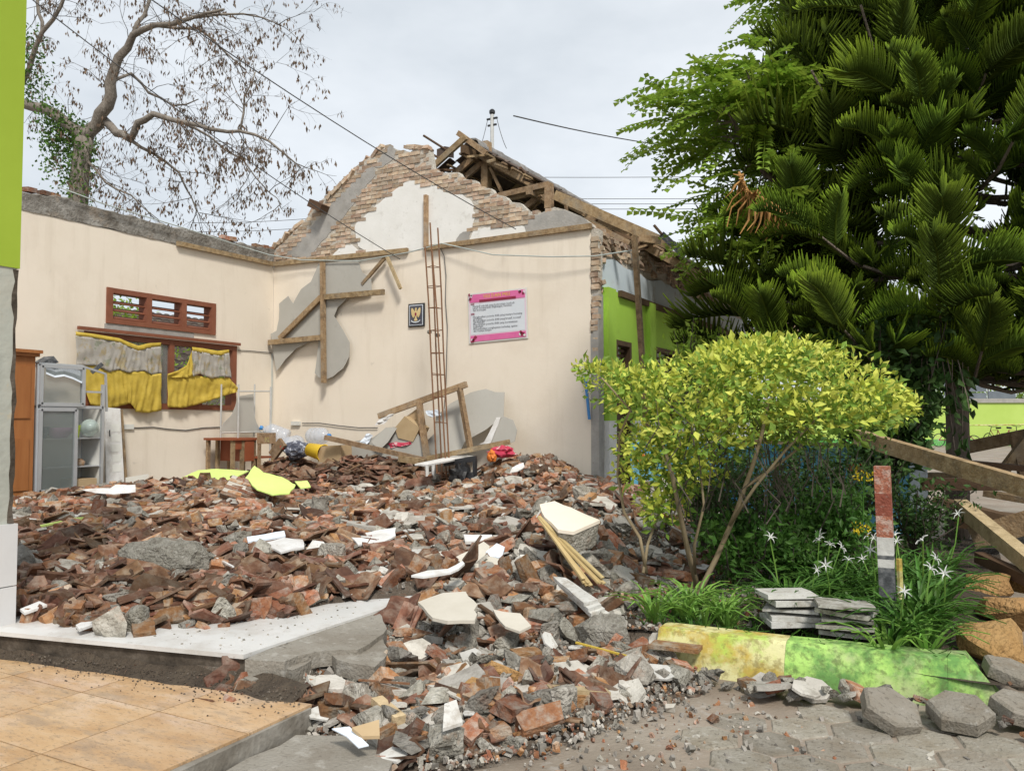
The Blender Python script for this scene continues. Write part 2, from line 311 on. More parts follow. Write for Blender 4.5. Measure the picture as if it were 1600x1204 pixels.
mat('lilylight', [(0.16, 0.31, 0.05), (0.24, 0.40, 0.08)], 5, 0.5, 0, 24, rand=0.25, island=0.3, trans=0.3)
mat('petal', [(0.78, 0.79, 0.76), (0.84, 0.84, 0.82)], 5, 0.6, 0, 24, trans=0.25)
mat('yellowflower', [(0.70, 0.52, 0.02), (0.78, 0.60, 0.03)], 5, 0.6, 0, 24, trans=0.2)
mat('truckgrey', [(0.16, 0.18, 0.21), (0.22, 0.245, 0.28)], 3, 0.7, 0, 24)
mat('bamboo', [(0.46, 0.34, 0.16), (0.56, 0.44, 0.23)], 8, 0.75, 0.2, 60, rand=0.1, stretch=(1, 1, 1))
glassmat('cabglass', (0.22, 0.25, 0.24), 0.42)
glassmat('bottle', (0.62, 0.68, 0.78), 0.42, 0.15)
glassmat('jar', (0.55, 0.66, 0.62), 0.5, 0.1)

# ------------------------------------------------------------------ mesh helpers
class MB:
    def __init__(s): s.v = []; s.f = []; s.c = None
    def add(s, vs, fs):
        o = len(s.v); s.v += [Vector(p) for p in vs]; s.f += [tuple(i + o for i in f) for f in fs]; return s
    def box(s, a, b):
        (x0, y0, z0), (x1, y1, z1) = a, b
        return s.add([(x0, y0, z0), (x1, y0, z0), (x1, y1, z0), (x0, y1, z0), (x0, y0, z1), (x1, y0, z1), (x1, y1, z1), (x0, y1, z1)],
                     [(3, 2, 1, 0), (4, 5, 6, 7), (0, 1, 5, 4), (1, 2, 6, 5), (2, 3, 7, 6), (3, 0, 4, 7)])
    def beam(s, p, q, w, h, up=(0, 0, 1)):
        p, q = Vector(p), Vector(q); d = (q - p).normalized(); u = Vector(up)
        if abs(d.dot(u)) > .97: u = Vector((0, 1, 0))
        a = d.cross(u).normalized() * w / 2; b = a.cross(d).normalized() * h / 2
        r = [p - a - b, p + a - b, p + a + b, p - a + b, q - a - b, q + a - b, q + a + b, q - a + b]
        return s.add(r, [(3, 2, 1, 0), (4, 5, 6, 7), (0, 1, 5, 4), (1, 2, 6, 5), (2, 3, 7, 6), (3, 0, 4, 7)])
    def tube(s, pts, rad, n=6, cap=True):
        pts = [Vector(p) for p in pts]
        if not isinstance(rad, (list, tuple)): rad = [rad] * len(pts)
        o = len(s.v); prev = None
        for i, p in enumerate(pts):
            d = (pts[min(i + 1, len(pts) - 1)] - pts[max(i - 1, 0)])
            d = d.normalized() if d.length > 1e-9 else Vector((0, 0, 1))
            if prev is None:
                u = Vector((0, 0, 1)) if abs(d.z) < .9 else Vector((1, 0, 0)); a = d.cross(u).normalized()
            else:
                a = (prev - d * prev.dot(d)); a = a.normalized() if a.length > 1e-6 else d.orthogonal().normalized()
            prev = a; b = d.cross(a)
            for k in range(n):
                t = 2 * PI * k / n; s.v.append(p + (a * math.cos(t) + b * math.sin(t)) * rad[i])
        for i in range(len(pts) - 1):
            for k in range(n):
                k2 = (k + 1) % n; s.f.append((o + i * n + k, o + i * n + k2, o + (i + 1) * n + k2, o + (i + 1) * n + k))
        if cap:
            s.f.append(tuple(o + k for k in reversed(range(n)))); s.f.append(tuple(o + (len(pts) - 1) * n + k for k in range(n)))
        return s
    def prism(s, pts, off):
        """polygon of 3D points extruded by vector off"""
        pts = [Vector(p) for p in pts]; off = Vector(off); n = len(pts); o = len(s.v)
        s.v += pts + [p + off for p in pts]
        for a, b, c in tessellate_polygon([pts]):
            s.f.append((o + a, o + b, o + c)); s.f.append((o + n + c, o + n + b, o + n + a))
        for i in range(n):
            j = (i + 1) % n; s.f.append((o + i, o + j, o + n + j, o + n + i))
        return s
    def lathe(s, base, prof, n=16, axis=(0, 0, 1)):
        ax = Vector(axis).normalized(); a = ax.orthogonal().normalized(); b = ax.cross(a); o = len(s.v); base = Vector(base)
        for r, h in prof:
            for k in range(n):
                t = 2 * PI * k / n; s.v.append(base + ax * h + (a * math.cos(t) + b * math.sin(t)) * r)
        for i in range(len(prof) - 1):
            for k in range(n):
                k2 = (k + 1) % n; s.f.append((o + i * n + k, o + i * n + k2, o + (i + 1) * n + k2, o + (i + 1) * n + k))
        s.f.append(tuple(o + k for k in reversed(range(n)))); s.f.append(tuple(o + (len(prof) - 1) * n + k for k in range(n)))
        return s
    def sheet(s, rows, thick=None):
        """grid of 3D points; thick = vector for a real thickness"""
        m, n = len(rows), len(rows[0]); o = len(s.v)
        s.v += [Vector(p) for r in rows for p in r]
        for i in range(m - 1):
            for j in range(n - 1): s.f.append((o + i * n + j, o + i * n + j + 1, o + (i + 1) * n + j + 1, o + (i + 1) * n + j))
        if thick is not None:
            o2 = len(s.v); t = Vector(thick); s.v += [Vector(p) + t for r in rows for p in r]
            for i in range(m - 1):
                for j in range(n - 1): s.f.append((o2 + i * n + j, o2 + (i + 1) * n + j, o2 + (i + 1) * n + j + 1, o2 + i * n + j + 1))
            bd = [(0, j) for j in range(n)] + [(i, n - 1) for i in range(1, m)] + [(m - 1, j) for j in range(n - 2, -1, -1)] + [(i, 0) for i in range(m - 2, 0, -1)]
            for k in range(len(bd)):
                a, b = bd[k], bd[(k + 1) % len(bd)]
                s.f.append((o + b[0] * n + b[1], o + a[0] * n + a[1], o2 + a[0] * n + a[1], o2 + b[0] * n + b[1]))
        return s
    def mesh(s, name, m, origin=(0, 0, 0), smooth=False, tint=None):
        me = bpy.data.meshes.new(name); og = Vector(origin)
        me.from_pydata([tuple(p - og) for p in s.v], [], s.f)
        me.materials.append(MATS[m])
        if smooth: me.polygons.foreach_set('use_smooth', [True] * len(me.polygons))
        if tint:
            at = me.color_attributes.new('tint', 'FLOAT_COLOR', 'POINT')
            at.data.foreach_set('color', [c for t in tint for c in (*t, 1)])
        me.update(); return me
    def build(s, name, m, parent=None, smooth=False, tint=None):
        """one mesh object; a child keeps its parent's origin (parents are unrotated), a top-level one sits at its own base"""
        if parent is not None:
            og = root_loc(parent); o = bpy.data.objects.new(name, s.mesh(name, m, og, smooth, tint)); COL.objects.link(o)
            o.parent = parent; return o
        n = len(s.v); og = Vector((sum(p.x for p in s.v) / n, sum(p.y for p in s.v) / n, min(p.z for p in s.v)))
        o = bpy.data.objects.new(name, s.mesh(name, m, og, smooth, tint)); COL.objects.link(o); o.location = og
        return o
def root_loc(o):
    v = Vector((0, 0, 0))
    while o is not None: v += Vector(o.location); o = o.parent
    return v
def tag(o, label=None, cat=None, group=None, kind=None):
    if label: o['label'] = label
    if cat: o['category'] = cat
    if group: o['group'] = group
    if kind: o['kind'] = kind
    return o
def thing(name, label, cat, loc, group=None):
    o = bpy.data.objects.new(name, None); COL.objects.link(o); o.location = loc; o.empty_display_size = .1
    return tag(o, label, cat, group)
def inst(name, me, mtx, parent=None):
    o = bpy.data.objects.new(name, me); COL.objects.link(o); o.parent = parent
    if parent is not None: mtx = Matrix.Translation(-root_loc(parent)) @ mtx
    o.matrix_basis = mtx
    return o
def eul(x, y, z, loc=(0, 0, 0), s=1):
    return Matrix.Translation(Vector(loc)) @ Matrix.Rotation(z, 4, 'Z') @ Matrix.Rotation(y, 4, 'Y') @ Matrix.Rotation(x, 4, 'X') @ Matrix.Diagonal((s, s, s, 1) if not isinstance(s, tuple) else (*s, 1))
def text_mb(txt, size, org, ux, uy, align='LEFT'):
    cu = bpy.data.curves.new('t', 'FONT'); cu.body = txt; cu.size = size; cu.align_x = align; cu.resolution_u = 1
    o = bpy.data.objects.new('t', cu); COL.objects.link(o); bpy.context.view_layer.update()
    me = o.evaluated_get(bpy.context.evaluated_depsgraph_get()).to_mesh()
    ux, uy, org = Vector(ux), Vector(uy), Vector(org); mb = MB()
    mb.add([org + ux * v.co.x + uy * v.co.y for v in me.vertices], [tuple(p.vertices) for p in me.polygons])
    o.to_mesh_clear(); bpy.data.objects.remove(o); bpy.data.curves.remove(cu)
    return mb
# ================================================================== SETTING
# ground: one sheet to the horizon
mb = MB(); mb.add([(-300, -300, 0), (300, -300, 0), (300, 300, 0), (-300, 300, 0)], [(0, 1, 2, 3)])
ground = tag(mb.build('ground', 'yard'), kind='structure')

# room floor: white slab with a dark kerb under its front edge
FL = 0.24
fp = [(-.2, -8.35), (6.4, -8.22), (7.73, -7.94), (7.72, -6.9), (7.70, 9.0), (5.8, 9.0), (5.8, .2), (-.2, .2)]
mb = MB(); mb.prism([(x, y, FL - .02) for x, y in fp], (0, 0, .02)); room_floor = tag(mb.build('room_floor', 'whitefloor'), kind='structure')
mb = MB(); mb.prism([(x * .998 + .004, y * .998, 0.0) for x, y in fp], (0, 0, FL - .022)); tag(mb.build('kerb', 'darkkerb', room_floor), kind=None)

# terrace: orange tiles on a concrete step
TZ = 0.12
tp = [(3.0, -8.36), (6.4, -8.23), (7.43, -8.0), (8.10, -7.97), (8.19, -8.02), (8.235, -8.8), (8.25, -11.5), (3.0, -11.5)]
mb = MB(); mb.prism([(x, y, 0.0) for x, y in tp], (0, 0, TZ - .010)); terrace = tag(mb.build('terrace', 'stepside'), kind='structure')
def clip(poly, a, b, c):
    o = []
    for i in range(len(poly)):
        p, q = poly[i], poly[(i + 1) % len(poly)]; dp = a * p[0] + b * p[1] - c; dq = a * q[0] + b * q[1] - c
        if dp <= 0: o.append(p)
        if dp * dq < 0:
            t = dp / (dp - dq); o.append((p[0] + (q[0] - p[0]) * t, p[1] + (q[1] - p[1]) * t))
    return o
for i in range(-4, 7):
    for j in range(-1, 7):
        x0 = 7.235 + .48 * (i - 4) ; y1 = -8.355 - .47 * (j - 1) + .0
        q = [(x0 + .003, y1 - .467), (x0 + .477, y1 - .467), (x0 + .477, y1 - .003), (x0 + .003, y1 - .003)]
        q = clip(q, 1, .04, 8.19 + .04 * -8.02 - .012)             # front-right edge
        if q: q = clip(q, -.13, 1, -.13 * 6.4 - 8.235)             # back edge along the kerb
        if q: q = clip(q, 0, 1, -8.0)
        if len(q) < 3 or q[0][0] < 5.6: continue
        a = sum(q[k][0] * q[(k + 1) % len(q)][1] - q[(k + 1) % len(q)][0] * q[k][1] for k in range(len(q))) / 2
        if abs(a) < .002: continue
        MB().prism([(x, y, TZ - .0098) for x, y in q], (0, 0, .0095 + rnd(0, .001))).build('tile', 'orangetile', terrace)

# concrete slab in the corner between terrace and yard
mb = MB(); mb.prism([(x, y, .0) for x, y in ragged([(8.24, -9.6), (8.22, -8.12), (8.42, -8.02), (8.66, -8.10), (8.80, -8.35), (9.0, -8.75), (9.2, -9.3), (9.3, -9.6)], .012, .12)], (0, 0, .045))
tag(mb.build('concrete_slab', 'concrete'), kind='structure')

# hexagonal pavers
paved = tag(MB().prism([(8.9, -9.4, 0.0), (12.5, -9.4, 0.0), (12.5, -6.5, 0.0), (9.3, -6.5, 0.0)], (0, 0, .005)).build('paved_yard', 'yard'), kind='structure')
def hexmesh(r, h, name, m):
    b = MB(); k = .012
    lo = [(r * math.cos(PI / 3 * i + PI / 6), r * math.sin(PI / 3 * i + PI / 6), 0) for i in range(6)]
    mid = [(x, y, h - k) for x, y, _ in lo]; hi = [(x * (1 - k / r), y * (1 - k / r), h) for x, y, _ in lo]
    f = [tuple(range(12, 18)), (5, 4, 3, 2, 1, 0)]
    for i in range(6):
        j = (i + 1) % 6; f += [(i, j, 6 + j, 6 + i), (6 + i, 6 + j, 12 + j, 12 + i)]
    b.add(lo + mid + hi, f); return b.mesh(name, m)
HXR = .135
hx = hexmesh(HXR - .004, .06, 'paver', 'paver')
PA = math.radians(14)
for i in range(-12, 14):
    for j in range(-10, 12):
        u = (i + .5 * (j % 2)) * HXR * math.sqrt(3); v = j * HXR * 1.5
        x = 10.2 + u * math.cos(PA) - v * math.sin(PA); y = -7.35 + u * math.sin(PA) + v * math.cos(PA)
        if y > -6.62 or y < -8.9 or x < 9.35 or x > 12: continue
        bury = sstep(10.1, 9.4, x + .35 * fbm(x, y, 2.0, 2))
        z = -.06 + .011 + rnd(-.003, .003) - .012 * bury
        if z + .06 < .0058: continue
        inst('paver', hx, eul(rnd(-.008, .008), rnd(-.008, .008), PA, (x, y, z)), paved)

# garden soil behind the painted kerb
def soilz(x, y): return .15 + .05 * fbm(x, y, 1.5, 3) + .04 * sstep(-6.3, -5, y)
rows = [[(8.7 + 2.0 * i / 26, -6.42 + 4.4 * j / 50, soilz(8.7 + 2.0 * i / 26, -6.42 + 4.4 * j / 50)) for i in range(27)] for j in range(51)]
tag(MB().sheet(rows).build('garden_soil', 'soil', smooth=True), kind='structure')

# ================================================================== DEBRIS SURFACE
YF = [(0, -8.1), (5.8, -8.05), (6.5, -7.98), (7.0, -7.80), (7.3, -7.42), (7.5, -6.95), (7.8, -6.55)]
def yfront(x):
    for (a, ya), (b, yb) in zip(YF, YF[1:]):
        if a <= x <= b: return ya + (yb - ya) * (x - a) / (b - a)
    return YF[-1][1] if x > 7.8 else YF[0][1]
def g2(x, y, cx, cy, r, a): return a * math.exp(-((x - cx) ** 2 + (y - cy) ** 2) / r / r)
def thick(x, y):
    if x < 0 or y > 0: return 0
    d = y - yfront(x) + .12 * fbm(x, y, 1.7, 2)
    t = .045 * sstep(0, .25, d) + .085 * sstep(.1, 3.2, d)
    t *= .3 + .7 * sstep(.3, 1.7, x)
    t *= .55 + .45 * sstep(0.0, -1.2, y)
    t += g2(x, y, 5.3, -.35, .75, .42) + g2(x, y, 2.8, -.8, .8, .22) + g2(x, y, 1.0, -.6, .5, .33) + g2(x, y, 4.2, -3.6, .9, .02) + g2(x, y, 1.9, -3.6, .7, .08) + g2(x, y, 7.0, -3.4, .9, .10)
    if d > 0: t += (.055 * fbm(x, y, 1.1, 3) + .03 * fbm(x, y, 4.5, 2)) * sstep(0, .8, d)
    return max(0, t)
SP = [(7.6, -6.6), (7.55, -8.02), (8.0, -8.02), (8.30, -7.93), (8.45, -8.02), (8.72, -8.14), (8.95, -7.9), (9.18, -7.3), (9.35, -6.75), (9.2, -6.35), (9.0, -6.0), (9.3, -2.0), (7.6, -2.0)]
def spill(x, y):
    if x < 7.4 or y < -8.4: return 0
    w_ = sum(inside((x + dx, y + dy), SP) for dx, dy in ((0, 0), (.1, 0), (-.1, 0), (0, .1), (0, -.1), (.17, .17), (-.17, -.17), (.17, -.17), (-.17, .17))) / 9
    if w_ == 0: return 0
    z = .06 + .46 * sstep(-7.5, -4.4, y) * (1 - .75 * sstep(7.7, 9.1, x)) + .10 * (1 - sstep(7.7, 8.5, x))
    z += .05 * fbm(x, y, 1.6, 3) + .02 * fbm(x, y, 6, 2) + g2(x, y, 8.7, -7.5, .35, .05)
    return max(0, z) * w_
def H(x, y):
    fl = FL if (x < 7.71 and y > -8.0) else 0
    if x < 7.71: a = fl + thick(x, y)
    else: a = 0
    return max(a, spill(x, y), soilz(x, y) if (8.7 < x < 10.7 and -6.42 < y < -2.02) else 0)
def thk(x, y):
    fl = FL if (x < 7.71 and y > -8.0) else 0
    return H(x, y) - fl
def onH(px, py):
    d = ray(px, py); t = 2.0
    while t < 20:
        p = CAM + d * t
        if p.z <= H(p.x, p.y): return p
        t += .02
    return CAM + d * 20
nx, ny = 176, 152
rows = []
for j in range(ny + 1):
    r = []
    for i in range(nx + 1):
        x = .02 + 9.5 * i / nx; y = -8.3 + 8.28 * j / ny; h = H(x, y); tt = thk(x, y)
        r.append((x, y, h - (.05 if tt < .02 else 0) - (.02 if tt < .05 else 0)))
    rows.append(r)
tag(MB().sheet(rows).build('rubble_heap', 'dirt', smooth=True), 'low heap of crushed mortar and dirt under the broken bricks', 'rubble', kind='stuff')

# ================================================================== LEFT CLASSROOM WALL (plane X = 0)
lw = thing('classroom_wall', 'cream painted classroom wall with louvre window and yellow curtains on the left', 'wall', (0, -4, 0))
WT = 3.93
b = MB()
u0, u1, uz0, uz1 = -3.18, -1.27, 2.61, 3.11          # upper louvre opening
l0, l1, lz0, lz1 = -3.50, -0.82, 1.42, 2.47          # lower window opening
for a, c in (((-.16, -8.2, 0), (0, l0, WT)), ((-.16, l1, 0), (0, 0.0, WT)), ((-.16, l0, 0), (0, l1, lz0)),
             ((-.16, l0, lz1), (0, l1, uz0)), ((-.16, l0, uz0), (0, u0, uz1)), ((-.16, u1, uz0), (0, l1, uz1)), ((-.16, l0, uz1), (0, l1, WT))):
    b.box(a, c)
b.build('plaster', 'cream', lw)
# concrete ring beam with a broken, uneven top
rows = []
for k in range(0, 84):
    y = -8.2 + 8.2 * k / 83; z = 4.20 + .06 * fbm(y, 1, 1.3, 3) + .035 * fbm(y, 5, 6, 2)
    dz = .02 * fbm(y, 9, 3, 2)
    rows.append([(.012, y, 3.93 + dz), (.012, y, 4.05), (.02, y, z - .03), (-.06, y, z), (-.16, y, z - .02), (-.16, y, 3.93)])
MB().sheet(rows).build('ring_beam', 'oldcement', lw)
for k in range(12):
    y = rnd(-4.6, -3.9) if k < 5 else rnd(-1.3, -.9) if k < 8 else rnd(-.35, -.05); s = rnd(.05, .11)
    mbb = MB().beam((-.07 + rnd(-.04, .04), y - s, 4.22), (-.07 + rnd(-.04, .04), y + s, 4.22 + rnd(-.02, .03)), .1, .06); mbb.build('brick', 'brick', lw)
MB().box((.002, -3.2, 2.50), (.012, -1.68, 2.60)).build('lintel', 'cement', lw)
# louvre window
win = MB()
for y in (u0, -2.50, -1.88, u1):
    win.box((-.15, y - .045 + (.045 if y == u0 else -.045 if y == u1 else 0), uz0), (.03, y + .045 + (.045 if y == u0 else -.045 if y == u1 else 0), uz1))
for z in (uz0, uz1 - .07): win.box((-.148, u0 + .002, z + .001), (.028, u1 - .002, z + .069))
wo = win.build('window', 'windowwood', lw)
for k in range(3):
    for a, c in ((u0 + .09, -2.545), (-2.455, -1.925), (-1.835, u1 - .09)):
        z = 2.71 + .105 * k; MB().beam((-.06, a, z), (-.06, c, z), .10, .016, (.45, 0, .9)).build('slat', 'windowwood', wo)
# lower window frame
fr = MB()
for y in (l0, -2.13, -1.60, l1 - .09): fr.box((-.14, y, lz0), (.02, y + .09, lz1))
fr.box((-.138, l0 + .002, lz0), (.018, l1 - .002, lz0 + .08)); fr.box((-.138, l0 + .002, lz1 - .08), (.018, l1 - .002, lz1))
fo = fr.build('window', 'windowwood', lw)
MB().box((-.02, l0 + .1, lz0 + .09), (-.01, -2.14, lz1 - .09)).build('pane', 'cabglass', fo)
MB().box((.03, -3.62, 2.475), (.075, -.79, 2.52)).build('curtain_rail', 'windowwood', lw)
# roof batten still nailed under the ring beam
MB().beam(onX(277, 380, .04), onX(424, 412, .04), .05, .07).build('timber_strip', 'wood', lw)
MB().box((0.001, -3.2, 1.16), (.02, -3.0, 1.24)).box((0.001, -2.92, 1.13), (.03, -2.72, 1.2)).build('socket', 'offwhite', lw)
pts = [onX(x, y, .012) for x, y in ((196, 668), (215, 668), (240, 667), (262, 670), (290, 672), (318, 668), (344, 667))]
MB().tube(pts, .007, 4).build('cable', 'wire', lw)
pts = [onX(x, y, .012) for x, y in ((372, 547), (390, 548), (424, 551))]
MB().tube(pts, .006, 4).build('cable', 'wire', lw)

# ================================================================== GABLE BUILDING
gb = thing('gable_building', 'half collapsed school building with brick gable, broken roof and lime green side wall', 'building', (3, 1, 0))
def G(px, py): p = onY(px, py, 0); return (p.x, p.z)
b = MB(); b.box((-.0, .004, 0), (5.95, .16, WT)); b.build('wall', 'cream', gb)
outline = [G(*p) for p in ((424, 402), (432, 388), (455, 366), (478, 342), (503, 312), (530, 287), (558, 258), (578, 246), (606, 226), (622, 233), (640, 238), (652, 230),
           (669, 231), (675, 262), (690, 270), (716, 270), (722, 280), (743, 281), (748, 292), (768, 294), (772, 303), (790, 307), (796, 316), (812, 318), (822, 328), (845, 333),
           (866, 323), (884, 328), (905, 337), (924, 350), (928, 354))] + [(6.0, WT + .002), (0, WT + .002)]
b = MB(); b.prism([(x, .007, z) for x, z in ragged(outline[:-2], .012, .12) + outline[-2:]], (0, .12, 0)); b.build('mortar_core', 'mortar', gb)
def plaster(pxs, m, name='plaster_patch', t=.02, amp=.014):
    q = ragged([G(*p) for p in pxs], amp, .06)
    MB().prism([(x, .0, z) for x, z in q], (0, t + .003, 0)).build(name, m, gb); return q
W1 = [(554, 352), (575, 332), (600, 311), (622, 293), (634, 284), (652, 281), (664, 290), (676, 287), (700, 302), (722, 304), (738, 316), (742, 340), (736, 358), (723, 362), (713, 372),
      (712, 385), (664, 391), (640, 393), (600, 398), (574, 396), (560, 384), (556, 370)]
W2 = [(515, 404), (532, 386), (550, 381), (560, 392), (566, 400)]
W3 = [(733, 376), (740, 358), (768, 354), (790, 357), (820, 353), (821, 365)]
R1 = [(820, 346), (835, 338), (852, 331), (880, 328), (905, 337), (924, 351), (926, 354), (822, 366)]
R2 = [(713, 372), (724, 362), (735, 360), (733, 377), (713, 381)]
S1 = [(446, 400), (478, 364), (514, 322), (546, 290), (574, 264), (584, 260), (586, 274), (566, 298), (552, 318), (536, 340), (506, 374), (484, 402)]
zones = []
zones.append(plaster(W1, 'whitewash')); zones.append(plaster(W2, 'whitewash')); zones.append(plaster(W3, 'whitewash'))
zones.append(plaster(R1, 'cement', 'render_patch', .03)); zones.append(plaster(R2, 'cement', 'render_patch')); zones.append(plaster(S1, 'cement', 'render_patch', .025))
zones.append(plaster([(586, 262), (598, 240), (608, 226), (618, 234), (616, 246), (598, 262)], 'cement', 'render_patch', .03))
# bricks of the gable, one by one
def brickmesh(l, h, d, name, m, jit=.004):
    bb = MB(); v = [(sx * l / 2 + rnd(-jit, jit), sy * d / 2 + rnd(-jit, jit), sz * h / 2 + rnd(-jit, jit)) for sz in (-1, 1) for sx, sy in ((-1, -1), (1, -1), (1, 1), (-1, 1))]
    bb.add(v, [(3, 2, 1, 0), (4, 5, 6, 7), (0, 1, 5, 4), (1, 2, 6, 5), (2, 3, 7, 6), (3, 0, 4, 7)]); return bb.mesh(name, m)
WB = [brickmesh(.196, .052, .09, 'brick', 'wallbrick') for _ in range(6)] ; HB = [brickmesh(.095, .052, .09, 'brick', 'wallbrick') for _ in range(3)]
cand = []
for c in range(0, 32):
    z = WT + .06 + c * .066
    for i in range(-1, 31):
        x = i * .212 + (.106 if c % 2 else 0)
        if not inside((x, z), outline): continue
        if any(inside((x, z), q) for q in zones): continue
        cand.append((x, z))
random.shuffle(cand)
extra = MB()
for k, (x, z) in enumerate(cand):
    full = inside((x - .09, z), outline) and inside((x + .09, z), outline)
    M4 = eul(rnd(-.03, .03), rnd(-.015, .015), rnd(-.02, .02), (x, .045 + rnd(-.012, .006), z + rnd(-.004, .004)))
    if k < 298: inst('brick', random.choice(WB if full else HB), M4, gb)
    else:
        me = random.choice(WB if full else HB); extra.add([M4 @ v.co for v in me.vertices], [tuple(p.vertices) for p in me.polygons])
if extra.v: tag(extra.build('brick', 'wallbrick', gb), kind='stuff')
print('gable bricks', len(cand))
# loose bricks and mortar along the left slope and the broken crest
for k in range(34):
    t = rnd(0, 1); px_, py_ = (428 + 180 * t, 392 - 168 * t - 4) if k < 26 else (rnd(640, 672), 232 + rnd(-2, 3))
    p = onY(px_, py_, .06 + rnd(-.05, .05))
    inst('brick', random.choice(WB + HB), eul(rnd(-.3, .3), rnd(-.9, -.5) if k < 26 else rnd(-.3, .3), rnd(-.4, .4), p), gb)
# right end of the gable: broken concrete column with bricks toothed into it
b = MB(); b.box((5.955, -.012, .0), (6.07, .17, 2.45)); b.box((5.99, -.008, 2.45), (6.068, .168, 3.0)); b.build('column', 'cement', gb)
for k in range(16):
    z = 2.52 + k * .083
    if 2.95 < z < 3.05: continue
    inst('brick', random.choice(HB), eul(rnd(-.05, .05), rnd(-.05, .05), rnd(-.1, .1), (6.02 + rnd(-.02, .012), .03, z), (1.1, 1, 1.2)), gb)
for k in range(4):
    z = 1.95 + k * .14; inst('brick', random.choice(HB), eul(0, 0, 0, (6.02, .032, z), (.8, 1, .9)), gb)
b = MB(); b.prism([(x, 0.02, z) for x, z in ragged([(5.955, 2.45), (6.05, 2.45), (6.06, 3.9), (5.955, 3.93)], .012, .1)], (0, .14, 0)); b.build('mortar_core', 'mortar', gb)
# timber plates nailed along the gable wall and the hanger posts
def wallbeam(p, q, Y, w_, h_, m='wood', name='timber_strip', par=gb): return MB().beam(onY(*p, Y), onY(*q, Y), w_, h_, (0, 0, 1)).build(name, m, par)
wallbeam((425, 413), (637, 391), -.03, .05, .075)
wallbeam((664, 388), (924, 353), -.03, .05, .075)
wallbeam((666, 305), (666, 388), -.03, .05, .08, 'wood')
wallbeam((488, 318), (507, 327), -.1, .2, .13, 'darkwood')
# frame left hanging from the ceiling: posts and braces, with the torn ceiling boards behind
hf = thing('ceiling_frame', 'timber ceiling hanger frame nailed to the gable wall over torn grey board', 'timber frame', onY(505, 600, -.06))
for p, q, Y in (((504, 410), (506, 598), -.14), ((508, 464), (600, 456), -.13), ((420, 535), (503, 527), -.135), ((437, 529), (502, 464), -.125)):
    MB().beam(onY(*p, Y), onY(*q, Y), .05, .085).build('timber', 'wood', hf)
def gpoly(pxs, Y, amp=.006, step=.09): return [(x, Y, z) for x, z in ragged([tuple(onY(*p, Y)[i] for i in (0, 2)) for p in pxs], amp, step)]
MB().prism(gpoly([(498, 412), (558, 406), (566, 425), (580, 437), (581, 453), (543, 465), (528, 480), (522, 494), (536, 515), (546, 535), (546, 556), (536, 575), (520, 588), (510, 592), (498, 590), (492, 582),
    (495, 560), (498, 532), (482, 534), (462, 545), (445, 562), (432, 580), (428, 560), (426, 541), (423, 522), (432, 516), (436, 498), (436, 474), (450, 462), (458, 474), (470, 452), (486, 440)], -.075), (0, .008, 0)).build('ceiling_board', 'board', hf)
wallbeam((566, 444), (602, 402), -.07, .04, .05, 'wood', 'timber_lath')
wallbeam((605, 402), (626, 451), -.12, .04, .045, 'palewood', 'timber_lath')

# roof remnant ---------------------------------------------------------------
RX, RZ, SL = 3.0, 6.02, .633           # ridge position, height of rafter top, slope
def RP(x, y, dz=0): return Vector((x, y, RZ - abs(x - RX) * SL + dz))
def rbeam(p, q, w_, h_, m='wood', name='rafter'): return MB().beam(p, q, w_, h_).build(name, m, gb)
Y0 = 1.75
for k, y in enumerate((Y0 + .1, 2.7, 3.7, 4.7, 5.7, 6.7, 7.7)):
    rbeam(RP(RX + .05, y, -.06), RP(7.55, y, -.06), .06, .12)
    if k < 6: rbeam(RP(RX - .05, y, -.06), RP(RX - (1.5 if k == 0 else 2.6), y, -.06), .06, .12)
rbeam((RX, 1.35, RZ - .12), (RX, 9, RZ - .12), .08, .14, 'darkwood', 'ridge_beam')
for x in (4.35, 5.7): rbeam(RP(x, .55 if x > 5 else 1.2, -.2), RP(x, 9, -.2), .09, .14, 'wood', 'purlin')
rbeam(RP(7.5, 1.4, -.12), RP(7.5, 9, -.12), .05, .17, 'wood', 'fascia_board')
for i in range(18):
    x = RX + .18 + i * .245; rbeam(RP(x, Y0 - .12 + rnd(-.25, .12), .02), RP(x, 9, .02), .035, .03, 'wood', 'batten')
for i in range(5):
    x = RX - .2 - i * .25; rbeam(RP(x, Y0 - .1 + rnd(-.2, .3), .02), RP(x, 6.5, .02), .035, .03, 'wood', 'batten')
for i in range(16):      # loose battens and rafters sticking out of the torn roof edge
    p = RP(RX + rnd(-.9, 4.2), Y0 + rnd(.0, .25), rnd(-.04, .05)); q = p + Vector((rnd(-.35, .35), -rnd(.25, .75), rnd(-.28, .12))); rbeam(p, q, rnd(.025, .045), rnd(.025, .05), random.choice(('wood', 'darkwood')), 'batten')
# truss by the broken edge, placed after the photograph
def T(px_, py_, Y): return onY(px_, py_, Y)
for p, q, w_, h_, Y in (((760, 222), (760, 300), .13, .16, 2.0), ((766, 252), (840, 290), .07, .16, 1.95), ((728, 276), (756, 252), .06, .10, 1.95), ((780, 306), (858, 288), .07, .09, 1.3), ((788, 312), (858, 297), .06, .07, 1.4),
                        ((858, 287), (858, 326), .11, .12, 1.2), ((868, 305), (1052, 385), .09, .15, 1.15), ((766, 262), (784, 300), .04, .05, 1.9), ((818, 326), (845, 304), .05, .09, 1.5), ((884, 320), (888, 345), .04, .05, 1.5),
                        ((675, 262), (728, 214), .06, .10, 1.1), ((716, 208), (760, 240), .07, .09, 1.5), ((1000, 372), (1032, 376), .07, .10, .9), ((925, 350), (985, 380), .07, .07, .5)):
    rbeam(T(*p, Y), T(*q, Y), w_, h_, 'wood', 'truss_timber')
